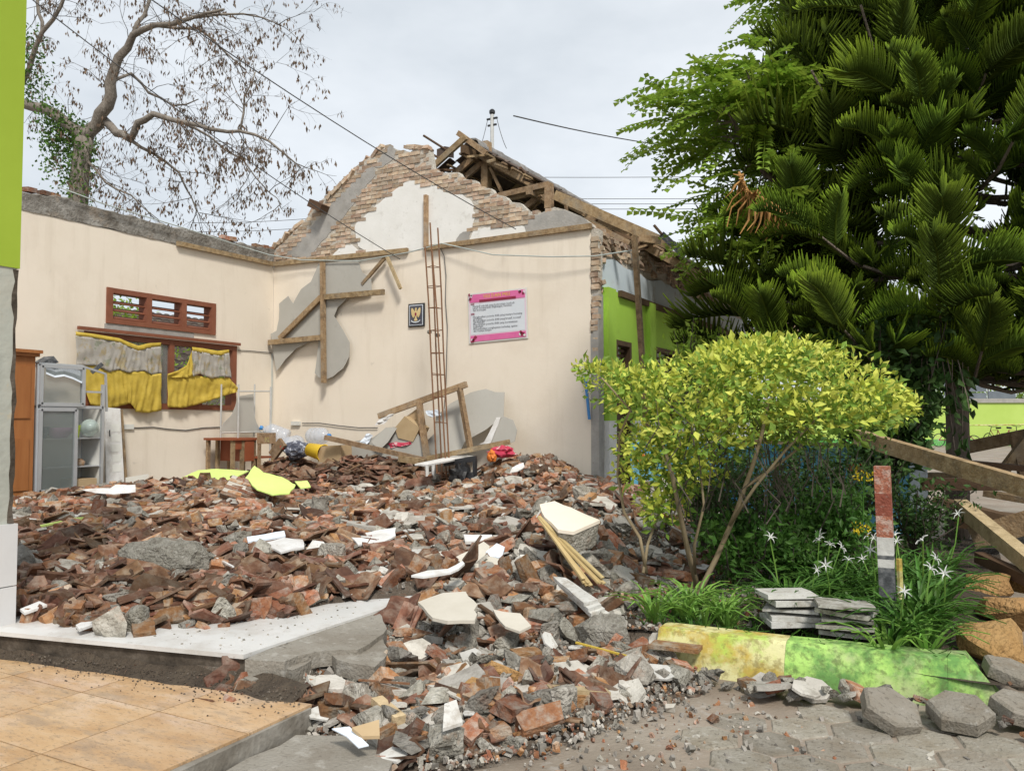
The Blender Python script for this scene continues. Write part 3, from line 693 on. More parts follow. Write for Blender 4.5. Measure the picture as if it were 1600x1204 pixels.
for p, q, Y in (((662, 212), (700, 236), 1.3), ((668, 237), (688, 248), 1.2), ((1022, 352), (1034, 366), .8)): MB().tube([T(*p, Y), T(*q, Y)], .022, 6).build('roof_lath', 'darkwood', gb)
MB().beam(T(1034, 366, .85), T(1070, 400, .85), .05, .09).build('gutter_piece', 'postdark', gb)
# roof tiles: right slope in rows near the broken edge
def tilemesh(name, m, l=.30, w_=.235, n=5, t=.012):
    r0 = []
    for a in (0, 1):
        r0.append([(l * (a - .5), w_ * (k / (n - 1) - .5), .022 * math.sin(2 * PI * k / (n - 1)) + (.012 if a == 0 else 0)) for k in range(n)])
    return MB().sheet(r0, (0, 0, t)).mesh(name, m)
RT = tilemesh('roof_tile', 'oldtile')
sla = math.atan(SL); rest = MB(); cnt = 0
for j in range(34):
    for i in range(18):
        x = RX + .2 + i * .245; y = Y0 + .05 + j * .215
        if j == 0 and (random.random() < .35 or i > 15): continue
        M4 = Matrix.Translation(RP(x + .06, y, .06)) @ Matrix.Rotation(sla + rnd(-.03, .03), 4, 'Y') @ Matrix.Rotation(PI + rnd(-.04, .04), 4, 'Z')
        if cnt < 250 and j < 14: inst('roof_tile', RT, M4, gb); cnt += 1
        else: rest.add([M4 @ v.co for v in RT.vertices], [tuple(p.vertices) for p in RT.polygons])
for j in range(26):
    for i in range(9):
        x = RX - .2 - i * .245; y = Y0 - .1 + j * .215
        if (i > 3 and random.random() < .25) or (j < 2 and random.random() < .5) or (i > 5 and j < 6): continue
        M4 = Matrix.Translation(RP(x - .06, y, .06)) @ Matrix.Rotation(-sla + rnd(-.05, .05), 4, 'Y') @ Matrix.Rotation(rnd(-.05, .05), 4, 'Z')
        if cnt < 296 and j < 8: inst('roof_tile', RT, M4, gb); cnt += 1
        else: rest.add([M4 @ v.co for v in RT.vertices], [tuple(p.vertices) for p in RT.polygons])
tag(rest.build('roof_tile', 'oldtile', gb), kind='stuff')
for j in range(24):
    y = 1.62 + j * .3; rr = []
    for a in range(2):
        rr.append([(RX + .15 * math.cos(t) * (1 + .12 * a), y + (.02 + .32 * a), RZ + .04 + .12 * math.sin(t) * (1 + .1 * a) + rnd(-.01, .01)) for t in [PI * k / 7 for k in range(8)]])
    MB().sheet(rr, (0, 0, -.03)).build('ridge_cap', 'ridge', gb)
p = T(690, 238, 1.3); MB().sheet([[p + Vector((a * .16 - .1, 0, c * .17 - .1 + .03 * math.sin(a * 2))) for a in range(3)] for c in range(2)], (0, .05, 0)).build('roof_tile', 'oldtile', gb)

# side wall (plane X = 6): lime green below, pale blue band, broken brick top
def S(px_, py_): p = onX(px_, py_, 6.0); return p.y, p.z
b = MB()
doors = [(.62, 1.25, .24, 2.42), (2.35, 3.35, .24, 2.45), (4.6, 5.6, 1.0, 2.45), (6.6, 7.6, 1.0, 2.45)]
ycur = .17
segs = []
for d0, d1, z0, z1 in doors:
    segs.append((ycur, d0, 0, 3.12)); segs.append((d0, d1, z1, 3.12))
    if z0 > .3: segs.append((d0, d1, 0, z0))
    ycur = d1
segs.append((ycur, 9, 0, 3.12))
class LO:
    def box(s, a, c): MB().box(a, c).build('wall_base', 'whitewash', gb)
lo = LO()
for y0, y1, z0, z1 in segs:
    if z0 < 1.25 and z1 > 1.25: b.box((5.88, y0, 1.25), (6.06, y1, z1)); lo.box((5.88, y0, z0), (6.06, y1, 1.25))
    elif z1 <= 1.25: lo.box((5.88, y0, z0), (6.06, y1, z1))
    else: b.box((5.88, y0, z0), (6.06, y1, z1))
for y in (.22, 1.95, 3.9, 6.0): b.box((6.06, y, 1.25), (6.13, y + .28, 3.12)); lo.box((6.06, y, .24), (6.13, y + .28, 1.25))
b.build('wall', 'limewall', gb)
rows_top = [(.17 + 8.8 * k / 60, 3.56 + .06 * fbm(k * .15, 3, 1.5, 3)) for k in range(61)]
MB().prism([(5.90, y, z) for y, z in [(.17, 3.12), (8.97, 3.12)] + rows_top[::-1]], (.14, 0, 0)).build('wall', 'paleblue', gb)
rows_top = [(.05 + 8.9 * k / 70, 3.84 + .05 * fbm(k * .2, 8, 1.5, 3)) for k in range(71)]
MB().prism([(5.91, y, z) for y, z in [(.05, 3.45), (8.95, 3.45)] + rows_top[::-1]], (.10, 0, 0)).build('mortar_core', 'mortar', gb)
for k in range(150):
    y = .1 + rnd(0, 1) ** 1.4 * 6; z = rnd(3.6, 3.92)
    inst('brick', random.choice(WB + HB), eul(rnd(-.15, .15), rnd(-.2, .2), PI / 2 + rnd(-.1, .1), (6.0 + rnd(-.02, .025), y, z)), gb)
for k in range(8):
    inst('brick', random.choice(HB), eul(rnd(-.6, .6), rnd(-.6, .6), rnd(0, 3), (6.02 + rnd(-.05, .05), .12 + rnd(-.05, .1), 3.05 + k * .11), 1.1), gb)
MB().beam((6.09, .75, 3.10), (6.09, 8.9, 3.10), .06, .09).build('timber_strip', 'darkwood', gb)
for d0, d1, z0, z1 in doors:
    f_ = MB(); f_.box((5.93, d0, z0), (6.08, d0 + .07, z1)); f_.box((5.93, d1 - .07, z0), (6.08, d1, z1)); f_.box((5.932, d0 + .07, z1 - .07), (6.078, d1 - .07, z1)); f_.box((5.932, d0 + .07, 2.02), (6.078, d1 - .07, 2.09))
    fo = f_.build('door' if z0 < .3 else 'window', 'darkwood', gb)
    MB().box((5.95, d0 + .07, z0 + .02), (5.98, d1 - .07, 2.02)).build('panel', 'darkwood', fo)
    for k in range(3): MB().box((5.96, d0 + .07, 2.12 + .075 * k), (5.99, d1 - .07, 2.16 + .075 * k)).build('slat', 'darkwood', fo)
# inner ceiling void kept dark by the far wall of the building
MB().box((-.16, .16, 0), (0, 9, WT)).build('wall', 'whitewash', gb); MB().box((0, 8.9, 0), (5.9, 9.05, WT)).build('wall', 'whitewash', gb)
MB().prism([(RX, 8.95, RZ - .2), (0.1, 8.95, WT), (5.9, 8.95, WT)], (0, .12, 0)).build('wall', 'mortar', gb)
# prop post standing on the veranda
_t = onX(991, 368, 6.75); _m = onX(1001, 525, 6.75); _d = (_m - _t) * ((_t.z - FL) / (_t.z - _m.z))
pp = tag(MB().beam(_t, _t + _d, .06, .08, (0, 1, 0)).build('prop_post', 'wood'), 'brown timber prop leaning under the broken eave by the green wall', 'post')
# ================================================================== NEAR COLUMN ON THE LEFT
c0 = thing('veranda_column', 'green topped veranda column with cracked stucco and white tiled base at the left edge', 'column', (6.15, -8.45, TZ))
def cpt(px_, py_): return onY(px_, py_, -8.12)
xr = 6.295
b = MB(); b.box((5.9, -8.5, 2.02), (xr, -8.1, 5.2)); b.build('painted_shaft', 'olivewall', c0)
b = MB(); b.box((5.9, -8.49, .735), (xr - .006, -8.118, 2.02)); b.build('stucco_shaft', 'oldstucco', c0)
q = ragged([(-8.125, .74), (-8.104, .74), (-8.108, 2.01), (-8.128, 2.01)], .008, .06)
b = MB(); b.prism([(6.0, y, z) for y, z in q], (xr - 6.003, 0, 0)); b.build('broken_core', 'darkkerb', c0)
for z0, z1 in ((.125, .425), (.43, .735)):
    MB().box((5.9, -8.505, z0), (xr + .012, -8.085, z1)).build('tile', 'columntile', c0)

# ================================================================== FURNITURE AGAINST THE LEFT WALL
def CB(px_, py_, x=.6): return onX(px_, py_, x)
# brown cupboard
y0, y1 = -5.5, CB(53, 600).y
cu = thing('cupboard', 'tall brown wooden cupboard beside the column at the left wall', 'cupboard', (.4, (y0 + y1) / 2, FL))
MB().box((.12, y0, FL), (.62, y1, 2.02)).build('body', 'cupboard', cu)
MB().box((.10, y0 - .02, 2.021), (.66, y1 + .03, 2.06)).box((.08, y0 - .04, 2.061), (.69, y1 + .05, 2.10)).build('cornice', 'cupboard', cu)
for z in (.42, 1.28): MB().box((.621, y1 - .42, z), (.635, y1 - .06, z + .62)).build('door', 'cupboard', cu)
# aluminium dish cabinet
ya, yb, ym = CB(59, 600).y, CB(161, 600).y, CB(116, 700).y
cz0, cz1, czm = .37, 1.94, 1.42
ac = thing('dish_cabinet', 'aluminium glass dish cabinet with open right bay against the left wall', 'cabinet', (.4, (ya + yb) / 2, FL))
def rails(pts, r=.018): 
    m_ = MB()
    for p, q in pts: m_.beam(p, q, r * 2, r * 2)
    return m_
fr = []
for x in (.2, .6):
    for y in (ya, yb): fr.append(((x, y, FL), (x, y, cz1 if y == ya else czm + .3)))
    for z in (cz0, czm): fr.append(((x, ya, z), (x, yb, z)))
fr += [((.2, y, z), (.6, y, z)) for y in (ya, yb) for z in (cz0, czm)] + [((.6, ya, cz1), (.6, ym + .1, cz1)), ((.2, ya, cz1), (.2, ym + .1, cz1)), ((.6, ym, cz0), (.6, ym, czm))]
rails(fr).build('frame', 'alu', ac)
def door(y_0, y_1, z_0, z_1, x=.63):
    d_ = rails([((x, y_0, z_0), (x, y_0, z_1)), ((x, y_1, z_0), (x, y_1, z_1)), ((x, y_0, z_0), (x, y_1, z_0)), ((x, y_0, z_1), (x, y_1, z_1))], .022).build('door', 'alu', ac)
    MB().box((x - .004, y_0 + .02, z_0 + .02), (x + .003, y_1 - .02, z_1 - .02)).build('glass', 'cabglass', d_)
door(ya + .02, ym - .01, cz0 + .02, czm - .03); door(ya + .02, ym + .08, czm + .03, cz1 - .02)
for z in (.66, 1.02): MB().box((.21, ya + .02, z), (.59, yb - .02, z + .012)).build('shelf', 'alu', ac)
MB().box((.19, ya, cz0), (.2, yb, czm)).box((.21, yb - .015, cz0 + .01), (.59, yb - .004, czm)).build('back_panel', 'offwhite', ac)
rails([((.6, ym + .1, cz1), (.62, yb + .02, 1.86)), ((.62, yb + .02, 1.86), (.6, yb + .06, czm - .05)), ((.6, ym + .1, 1.62), (.6, yb, 1.62)), ((.6, ym + .12, cz1), (.6, ym + .1, czm))], .012).build('bent_rail', 'alu', ac)
def bowl(name, label, m, c, r, h, axis=(0, 0, 1)):
    o = MB().lathe(c, [(r * .45, 0), (r * .7, h * .35), (r, h), (r * .96, h), (r * .6, h * .45), (r * .3, h * .12)], 18, axis).build(name, m, smooth=True); return tag(o, label, 'bowl' if 'bowl' in name else 'jar')
bowl('bowl', 'purple plastic bowl on the shelf behind the cabinet glass', 'purple', (.42, CB(92, 700, .42).y, 1.033), .19, .13)
bowl('bowl', 'dark blue bowl behind the cabinet glass beside the purple bowl', 'navy', (.4, CB(66, 700, .4).y, 1.033), .09, .14)
tag(MB().lathe((.45, CB(136, 700, .45).y, 1.15), [(.07, 0), (.1, .02), (.115, .1), (.1, .19), (.06, .22), (.06, .24)], 16, (.9, -.4, .1)).build('glass_jar', 'jar', smooth=True), 'round glass jar lying on the open cabinet shelf', 'jar')
tag(MB().lathe((.5, CB(119, 700, .5).y, 1.033), [(.03, 0), (.045, .16), (.04, .16), (.028, .02)], 12).build('cup', 'limeplastic', smooth=True), 'lime green plastic cup on the open cabinet shelf', 'cup')
tag(MB().lathe((.45, CB(124, 700, .45).y, .673), [(.06, 0), (.075, .05), (.03, .09)], 12).build('clay_pot', 'brick', smooth=True), 'small red brown pot on the lower cabinet shelf', 'pot')
tag(MB().box((.28, ym + .03, cz0 + .02), (.6, yb - .06, cz0 + .14)).build('cardboard_box', 'cardboard'), 'small cardboard box on the floor of the open cabinet bay', 'box')
# things thrown on top of the cabinet
tag(MB().sheet([[CB(72 + 14 * i, 566 + 3 * i + 9 * j + 3 * math.sin(i * 2), .35 + .16 * j) for i in range(5)] for j in range(3)], (0, 0, .006)).build('plastic_sheet', 'bluewhite'), 'pale blue sheet crumpled over the top of the dish cabinet', 'sheet')
tag(MB().prism([CB(66, 566, .5), CB(84, 556, .5), CB(92, 566, .5), CB(80, 570, .5)], (-.2, 0, .0)).build('folder', 'postdark'), 'dark folder lying on top of the dish cabinet', 'folder')
tag(MB().beam(CB(143, 582, .55), CB(160, 568, .6), .03, .05).build('broken_stick', 'postdark'), 'dark splintered stick resting on the bent cabinet rail', 'stick')
# white panel leaning right of the cabinet
wp = thing('white_panel', 'tall white louvred panel leaning on the wall right of the dish cabinet', 'locker', onX(180, 760, .3))
A, Bq, Cq, Dq = CB(164, 636, .12), CB(188, 638, .12), CB(194, 752, .3), CB(166, 756, .3)
MB().prism([A, Bq, Cq, Dq], (-.03, 0, 0)).build('panel', 'white', wp)
for k in range(5):
    t0, t1 = .22 + .135 * k, .32 + .135 * k
    l0_, l1_ = A.lerp(Dq, t0).lerp(Bq.lerp(Cq, t0), .35), A.lerp(Dq, t0).lerp(Bq.lerp(Cq, t0), .88); m0, m1 = A.lerp(Dq, t1).lerp(Bq.lerp(Cq, t1), .35), A.lerp(Dq, t1).lerp(Bq.lerp(Cq, t1), .88)
    MB().prism([l0_, l1_, m1, m0], (.004, 0, 0)).build('vent', 'offwhite', wp)
MB().tube([A.lerp(Dq, .3).lerp(Bq.lerp(Cq, .3), .2) + Vector((.02, 0, 0)), A.lerp(Dq, .38).lerp(Bq.lerp(Cq, .38), .2) + Vector((.02, 0, 0))], .008, 5).build('handle', 'darksteel', wp)
tag(MB().beam(CB(190, 640, .1), CB(197, 752, .28), .02, .03).build('lath', 'wood'), 'thin brown lath leaning beside the white panel', 'lath')
tag(MB().prism([CB(196, 748, .4), CB(232, 742, .4), CB(234, 758, .6), CB(196, 764, .6)], (0, 0, .02)).build('grey_board', 'board'), 'small grey board lying at the foot of the white panel', 'board')
# curtains
def cloth(top, bot, x, nv=10, nu=30, fold=.010, ff=17, seed=0):
    def ev(pl, t):
        s_ = t * (len(pl) - 1); i = min(int(s_), len(pl) - 2); u = s_ - i
        return pl[i][0] + (pl[i + 1][0] - pl[i][0]) * u, pl[i][1] + (pl[i + 1][1] - pl[i][1]) * u
    rows = []
    for j in range(nv + 1):
        v = j / nv; r = []
        for i in range(nu + 1):
            u = i / nu; a, c = ev(top, u), ev(bot, u)
            p = onX(a[0] + (c[0] - a[0]) * v, a[1] + (c[1] - a[1]) * v, x)
            p.x += fold * (.35 + .65 * v) * (.5 * math.sin(u * ff * 2 * PI / 2 + seed + 1.2 * math.sin(v * 3 + u * 4)) + .4 * math.sin(u * ff * 5 + v * 5 + seed) + 2.6 * noise.noise(Vector((u * 6, v * 2.5, seed))) + 1.1 * noise.noise(Vector((u * 18, v * 5, seed))))
            r.append(p)
        rows.append(r)
    return MB().sheet(rows, (-.0015, 0, 0))
cu1 = thing('curtain', 'larger yellow curtain with lace top hanging left on the rail', 'curtain', onX(185, 640, .1))
cloth([(118, 518), (150, 522), (186, 528), (200, 534), (216, 540), (232, 536), (252, 535)], [(118, 524), (150, 528), (186, 534), (200, 541), (216, 548), (232, 543), (252, 541)], .11, 2, 40).build('hem', 'yellowcloth', cu1, True)
cloth([(118, 524), (150, 528), (186, 534), (200, 541), (216, 548), (232, 543), (252, 541)], [(120, 571), (150, 571), (170, 581), (186, 577), (200, 582), (225, 579), (238, 585), (253, 583)], .112, 12, 90, .010, 22).build('lace', 'lace', cu1, True)
cloth([(124, 570), (150, 571), (170, 580), (186, 577), (200, 582), (225, 579), (238, 585), (252, 583)], [(140, 632), (160, 636), (176, 637), (196, 632), (205, 630), (214, 643), (232, 645), (253, 641)], .105, 14, 90, .013, 19, 1).build('drape', 'yellowcloth', cu1, True)
cu2 = thing('curtain', 'smaller yellow curtain pulled sideways on the right end of the rail', 'curtain', onX(315, 635, .1))
cloth([(300, 542), (318, 544), (340, 548), (358, 546)], [(300, 549), (318, 551), (340, 556), (359, 552)], .11, 2, 24).build('hem', 'yellowcloth', cu2, True)
cloth([(300, 548), (318, 550), (340, 555), (358, 551)], [(301, 588), (312, 584), (330, 591), (350, 588), (362, 590)], .115, 12, 60, .010, 14).build('lace', 'lace', cu2, True)
cloth([(299, 547), (297, 557), (292, 570), (280, 578), (262, 584)], [(301, 586), (299, 588), (294, 590), (284, 590), (263, 590)], .12, 6, 24, .014, 5).build('drape', 'yellowcloth', cu2, True)
cloth([(262, 584), (285, 590), (304, 586), (330, 590), (358, 590), (372, 606)], [(262, 636), (285, 637), (304, 633), (330, 625), (358, 616), (371, 612)], .10, 14, 80, .013, 15, 2).build('drape', 'yellowcloth', cu2, True)
# desk
dx = .75
dk = thing('desk', 'red brown wooden teacher desk covered with tile shards in the corner', 'desk', onX(375, 740, .45))
a0, a1 = onX(318, 688, .12).y, onX(404, 688, dx).y; dz = .985
MB().box((.12, a0, dz - .035), (dx, a1, dz)).build('top', 'deskwood', dk)
for y in (a0 + .05, a1 - .05, (a0 * .55 + a1 * .45)):
    for x in (.17, dx - .05): MB().box((x - .025, y - .025, FL), (x + .025, y + .025, dz - .036)).build('leg', 'wood', dk)
MB().box((dx - .05, a0 + .08, dz - .17), (dx - .03, a0 * .55 + a1 * .45 - .03, dz - .037)).build('apron', 'deskwood', dk)
MB().box((.2, a0 * .55 + a1 * .45 + .026, dz - .36), (dx - .015, a1 - .076, dz - .037)).build('drawer_box', 'deskwood', dk)
ch = thing('chair', 'small wooden school chair with number on its back beside the desk', 'chair', onX(417, 740, .7))
y0, y1 = onX(403, 690, .8).y, onX(429, 690, .8).y; zb = onX(415, 678, .8).z; zt = onX(415, 690, .8).z
for y in (y0 + .03, y1 - .03): MB().box((.78, y - .022, FL), (.82, y + .022, zt + .02)).build('leg', 'wood', ch)
for y in (y0 + .03, y1 - .03): MB().box((.44, y - .022, FL), (.48, y + .022, .66)).build('leg', 'wood', ch)
MB().box((.776, y0, zt - .03), (.826, y1, zb + .02)).build('backrest', 'wood', ch)
MB().box((.43, y0, .661), (.79, y1, .69)).build('seat', 'deskwood', ch)
text_mb('92', .11, (.829, (y0 + y1) / 2 - .07, zt + .0), (0, 1, 0), (0, 0, 1)).build('number', 'kerbyellow', ch)
# white pipe stand with torn sheet
st = thing('pipe_stand', 'white metal pipe stand with torn grey sheet behind the desk', 'stand', onX(385, 680, .3))
for x, ya_, yb_, X in ((346, 600, 674, .2), (373, 600, 684, .5), (398, 600, 672, .22), (423, 604, 668, .5)):
    t_ = onX(x, ya_, X); MB().tube([t_, (t_.x, t_.y, dz if x < 405 else FL)], .014, 6).build('pipe', 'steelpipe', st)
for p, q in (((373, 611), (423, 611)), ((347, 676), (423, 674))): MB().tube([onX(*p, .4), onX(*q, .4)], .013, 6).build('pipe', 'steelpipe', st)
MB().prism([onX(x, y, .33) for x, y in ((372, 619), (396, 615), (397, 648), (401, 660), (408, 674), (344, 674), (349, 661), (362, 648), (368, 634))], (-.006, 0, 0)).build('torn_sheet', 'board', st)
# water gallons, bucket, cartons, plastic in the corner
def gallon(label, c, ax, capm='blue'):
    t_ = thing('water_gallon', label, 'bottle', c, 'water gallons in the corner')
    MB().lathe(c, [(.12, 0), (.135, .03), (.135, .12), (.128, .13), (.135, .14), (.135, .22), (.128, .23), (.135, .25), (.13, .32), (.07, .39), (.03, .42), (.03, .45)], 20, ax).build('bottle', 'bottle', t_, True)
    a = Vector(ax).normalized(); MB().lathe(Vector(c) + a * .44, [(.034, 0), (.036, .045), (.03, .05)], 12, ax).build('cap', capm, t_, True)
gallon('clear water gallon with cap pointing up left above the others', onY(450, 684, -.4), (-.8, -.45, .35))
gallon('clear water gallon wedged low behind the dark plastic bag', onY(466, 692, -.55), (.2, -.9, -.1), 'red')
gallon('clear water gallon lying right above the yellow bucket', onY(486, 681, -.3), (1, -.2, .02))
tag(MB().lathe(onY(484, 702, -.9), [(.10, 0), (.125, .3), (.135, .31), (.12, .31), (.095, .02)], 18, (.9, -.1, -.14)).build('bucket', 'yellow', smooth=True), 'yellow plastic bucket lying on its side beside the gallons', 'bucket')
def carton(label, pts, Y, dep=.25): return tag(MB().prism([onY(x, y, Y) for x, y in pts], (0, dep, 0)).build('carton', 'cardboard'), label, 'box')
carton('brown cardboard carton right of the yellow bucket', [(496, 697), (532, 695), (533, 722), (497, 722)], -1.0)
carton('open cardboard carton tilted under the fallen ceiling frame', [(617, 668), (632, 650), (656, 668), (645, 690), (622, 684)], -.6)
tag(MB().prism([onY(x, y, -.55) for x, y in ((642, 680), (660, 676), (659, 712), (642, 704))], (0, .12, 0)).build('wooden_box', 'deskwood'), 'red brown box standing under the fallen ceiling frame', 'box')
def blob(name, label, cat, m, c, r, n=90, sub=2, amp=.35, squash=(1, 1, .7), seed=0):
    bm = bmesh.new(); bmesh.ops.create_icosphere(bm, subdivisions=3, radius=1)
    for v in bm.verts:
        k = 1 + amp * noise.noise(v.co * 2.3 + Vector((seed, 0, 0))) + amp * .5 * noise.noise(v.co * 6 + Vector((0, seed, 0))); v.co = Vector((v.co.x * squash[0], v.co.y * squash[1], v.co.z * squash[2])) * k * r
    me = bpy.data.meshes.new(name); bm.to_mesh(me); bm.free(); me.materials.append(MATS[m]); o = bpy.data.objects.new(name, me); COL.objects.link(o); o.location = c
    return tag(o, label, cat)
mat('bagprint', [(0.05, 0.055, 0.08), (0.10, 0.11, 0.15)], 9, 0.5, 0.4, 12, spots=[(11, 0.56, 0.03, (0.5, 0.53, 0.6), 0.9)])
blob('plastic_bag', 'crumpled dark plastic bag with pale print below the gallons', 'bag', 'bagprint', onY(464, 700, -.8) + Vector((0, 0, -.03)), .2, seed=3)
tag(MB().beam(onY(426, 712, -1.0), onY(442, 690, -1.0), .06, .16).build('wooden_block', 'wood'), 'brown wooden block tilted beside the dark plastic bag', 'block')

# ================================================================== WALL PIECES ON THE GABLE
pf = thing('picture_frame', 'small black framed emblem picture of a golden eagle on the cream wall', 'picture', onY(650, 511, -.02))
a, c = onY(638, 511, -.02), onY(663, 473, -.02); fx0, fx1, fz0, fz1 = a.x, c.x, a.z, c.z
MB().box((fx0, -.022, fz0), (fx1, -.002, fz1)).build('frame', 'black', pf)
MB().box((fx0 + .022, -.026, fz0 + .022), (fx1 - .022, -.023, fz1 - .022)).build('mount', 'bluewhite', pf)
MB().box((fx0 + .034, -.030, fz0 + .034), (fx1 - .034, -.027, fz1 - .034)).build('print', 'ink', pf)
cx_, cz_ = (fx0 + fx1) / 2, (fz0 + fz1) / 2
def emb(nm, pts, m_, d):
    for sg_ in ((1, -1) if nm == 'wing' else (1,)): MB().prism([(cx_ + sg_ * x, -.031 - d, cz_ + z) for x, z in pts], (0, -.003, 0)).build(nm, m_, pf)
emb('wing', [(.018, .045), (.035, .075), (.06, .105), (.078, .115), (.088, .085), (.086, .045), (.078, .005), (.06, -.03), (.045, -.045), (.03, -.02), (.02, .0)], 'gold', 0)
emb('body', [(-.012, .105), (.006, .115), (.02, .1), (.014, .085), (.018, .05), (.02, -.01), (.014, -.04), (.034, -.085), (0, -.095), (-.034, -.085), (-.014, -.04), (-.02, -.01), (-.018, .05)], 'gold', .002)
emb('shield', [(-.015, .035), (.015, .035), (.015, .0), (0, -.022), (-.015, .0)], 'maroon', .006)
emb('ribbon', [(-.085, -.075), (-.05, -.098), (0, -.104), (.05, -.098), (.085, -.075), (.085, -.095), (.05, -.116), (0, -.122), (-.05, -.116), (-.085, -.095)], 'bannerwhite', .006)
# pink vision and mission banner
A = onY(731, 459, -.012); Bq = onY(823, 449, -.012); Cq = onY(825, 528, -.012); Dq = onY(733, 537, -.012)
bn = thing('banner', 'pink and white printed notice banner on the cream gable wall', 'banner', (A + Cq) / 2)
def BP(u, v, d=0): p = (A.lerp(Bq, u)).lerp(Dq.lerp(Cq, u), v); p.y -= d; return p
def bquad(u0_, v0_, u1_, v1_, m, d, name='print'): MB().prism([BP(u0_, v0_, d), BP(u1_, v0_, d), BP(u1_, v1_, d), BP(u0_, v1_, d)], (0, .0012, 0)).build(name, m, bn)
MB().prism([BP(0, 0), BP(1, 0), BP(1, 1), BP(0, 1)], (0, .008, 0)).build('sheet', 'offwhite', bn)
bquad(.02, .03, .98, .97, 'palepink', .002); bquad(.04, .22, .96, .83, 'bannerwhite', .004); bquad(.03, .03, .97, .19, 'pink', .006); bquad(.03, .85, .97, .97, 'pink', .006)
bquad(.2, .145, .82, .195, 'maroon', .008); bquad(.05, .205, .11, .235, 'maroon', .008); bquad(.05, .40, .11, .44, 'maroon', .008)
ux = (Bq - A).normalized(); uz = (A - Dq).normalized()
text_mb('VISI DAN MISI', .075, BP(.5, .12, .0095), ux, uz, 'CENTER').build('lettering', 'yellowflower', bn)
text_mb('VISI', .03, BP(.053, .232, .0095), ux, uz).build('lettering', 'bannerwhite', bn)
text_mb('MISI', .03, BP(.053, .437, .0095), ux, uz).build('lettering', 'bannerwhite', bn)
for k, (v, s_) in enumerate(((.285, 'Menjadi sekolah yang berprestasi, berbudi'), (.325, 'luhur, berwawasan lingkungan, beriman'), (.365, 'dan bertaqwa'), (.50, 'Menghasilkan peserta didik yang mampu bersaing'), (.535, 'di bidang'),
        (.575, 'Menghasilkan peserta didik yang kreatif, inovatif'), (.61, 'dan mandiri'), (.65, 'Menciptakan peserta didik yang berwawasan'), (.69, 'lingkungan'), (.735, 'Menumbuhkan penghayatan terhadap agama'), (.775, 'dan budaya bangsa'))):
    text_mb(s_, .042, BP(.085, v, .0095), ux, uz).build('lettering', 'ink', bn)
for u_, v_ in ((.06, .07), (.92, .06), (.07, .92), (.91, .90)):
    for k in range(5):
        p = BP(u_ + rnd(-.04, .05), v_ + rnd(-.05, .05), .0105); r_ = rnd(.016, .03); MB().prism([p + ux * r_ * math.cos(t) * rnd(.6, 1.2) + uz * r_ * math.sin(t) for t in [PI / 3 * i for i in range(6)]], (0, .001, 0)).build('flower_print', random.choice(('maroon', 'offwhite', 'palepink', 'maroon')), bn)
# blue pipe on the right end of the wall
tag(MB().tube([onY(914, 585, -.05), onY(921, 655, -.05)], .022, 8).build('pipe', 'bluepipe'), 'short blue plastic pipe fixed to the right end of the gable wall', 'pipe')
MB().tube([onY(x, y, -.02) for x, y in ((687, 385), (694, 400), (697, 430), (696, 470), (699, 510), (698, 560), (697, 600), (694, 640))], .007, 4).build('cable', 'wire', gb)
MB().tube([onY(x, y, -.02) for x, y in ((472, 661), (500, 661), (530, 665), (560, 668), (590, 668))], .008, 4).build('cable', 'wire', gb)
MB().box((onY(457, 664, 0).x, -.04, onY(457, 664, 0).z), (onY(470, 658, 0).x, .003, onY(470, 658, 0).z)).build('socket', 'offwhite', gb)
MB().tube([onY(425, 552, -.02), onY(425, 600, -.02), onY(423, 690, -.02)], .01, 4).build('cable', 'palewire', gb)

# rebar cage of the lost column
cg = thing('rebar_cage', 'tall rusty rebar cage of a broken column in front of the gable wall', 'rebar cage', onY(690, 755, -.9))
bars = [((664, 385, -.80), (684, 764, -1.02)), ((672, 348, -.66), (692, 764, -.86)), ((675, 392, -.86), (699, 766, -1.06)), ((684, 356, -.70), (704, 766, -.92))]
BPt = []
for (x0, y0, Ya), (x1, y1, Yb) in bars:
    p, q = onY(x0, y0, Ya), onY(x1, y1, Yb); BPt.append((p, q)); mid = p.lerp(q, .5) + Vector((rnd(-.015, .015), 0, 0)); MB().tube([p, p.lerp(mid, .5) + Vector((.01, 0, 0)), mid, q], .011, 6).build('bar', 'rust', cg)
for py_ in (416, 448, 481, 517, 553, 585, 621, 660, 735):
    pts = []
    for k in (0, 1, 3, 2, 0):
        p, q = BPt[k]; zt = onY(680, py_, -.8).z + rnd(-.012, .012); t = (p.z - zt) / (p.z - q.z); pts.append(p.lerp(q, max(t, 0.0)))
    MB().tube(pts, .006, 5).build('stirrup', 'rust', cg)
for px_, py_ in ((671, 519), (684, 524)): MB().lathe(onY(px_, py_ + 3, -.84), [(.01, 0), (.035, .02), (.03, .05), (.008, .06)], 8).build('mortar_knob', 'lump', cg)
# fallen ceiling frame and boards below it
ff_ = thing('fallen_frame', 'fallen timber ceiling frame propped against the gable wall over grey boards', 'timber frame', onY(660, 730, -.5))
for p, q, Ya, Yb, w_ in (((592, 650), (729, 600), -.55, -.45, .085), ((655, 628), (668, 724), -.54, -.62, .09), ((718, 606), (735, 702), -.46, -.6, .08), ((508, 683), (680, 722), -1.15, -.7, .07), ((668, 716), (796, 690), -.75, -.6, .07), ((624, 716), (664, 722), -.85, -.85, .09)):
    MB().beam(onY(*p, Ya), onY(*q, Yb), .06, w_).build('timber', 'wood', ff_)
def wboard(label, pts, Y, lean=.0, m='board', name='ceiling_board'):
    q = [tuple(onY(*p, Y)[i] for i in (0, 2)) for p in pts]; q = ragged(q, .006, .12); zm = min(z for _, z in q)
    return tag(MB().prism([(x, Y + (z - zm) * lean, z) for x, z in q], (0, .01, 0)).build(name, m), label, 'board')
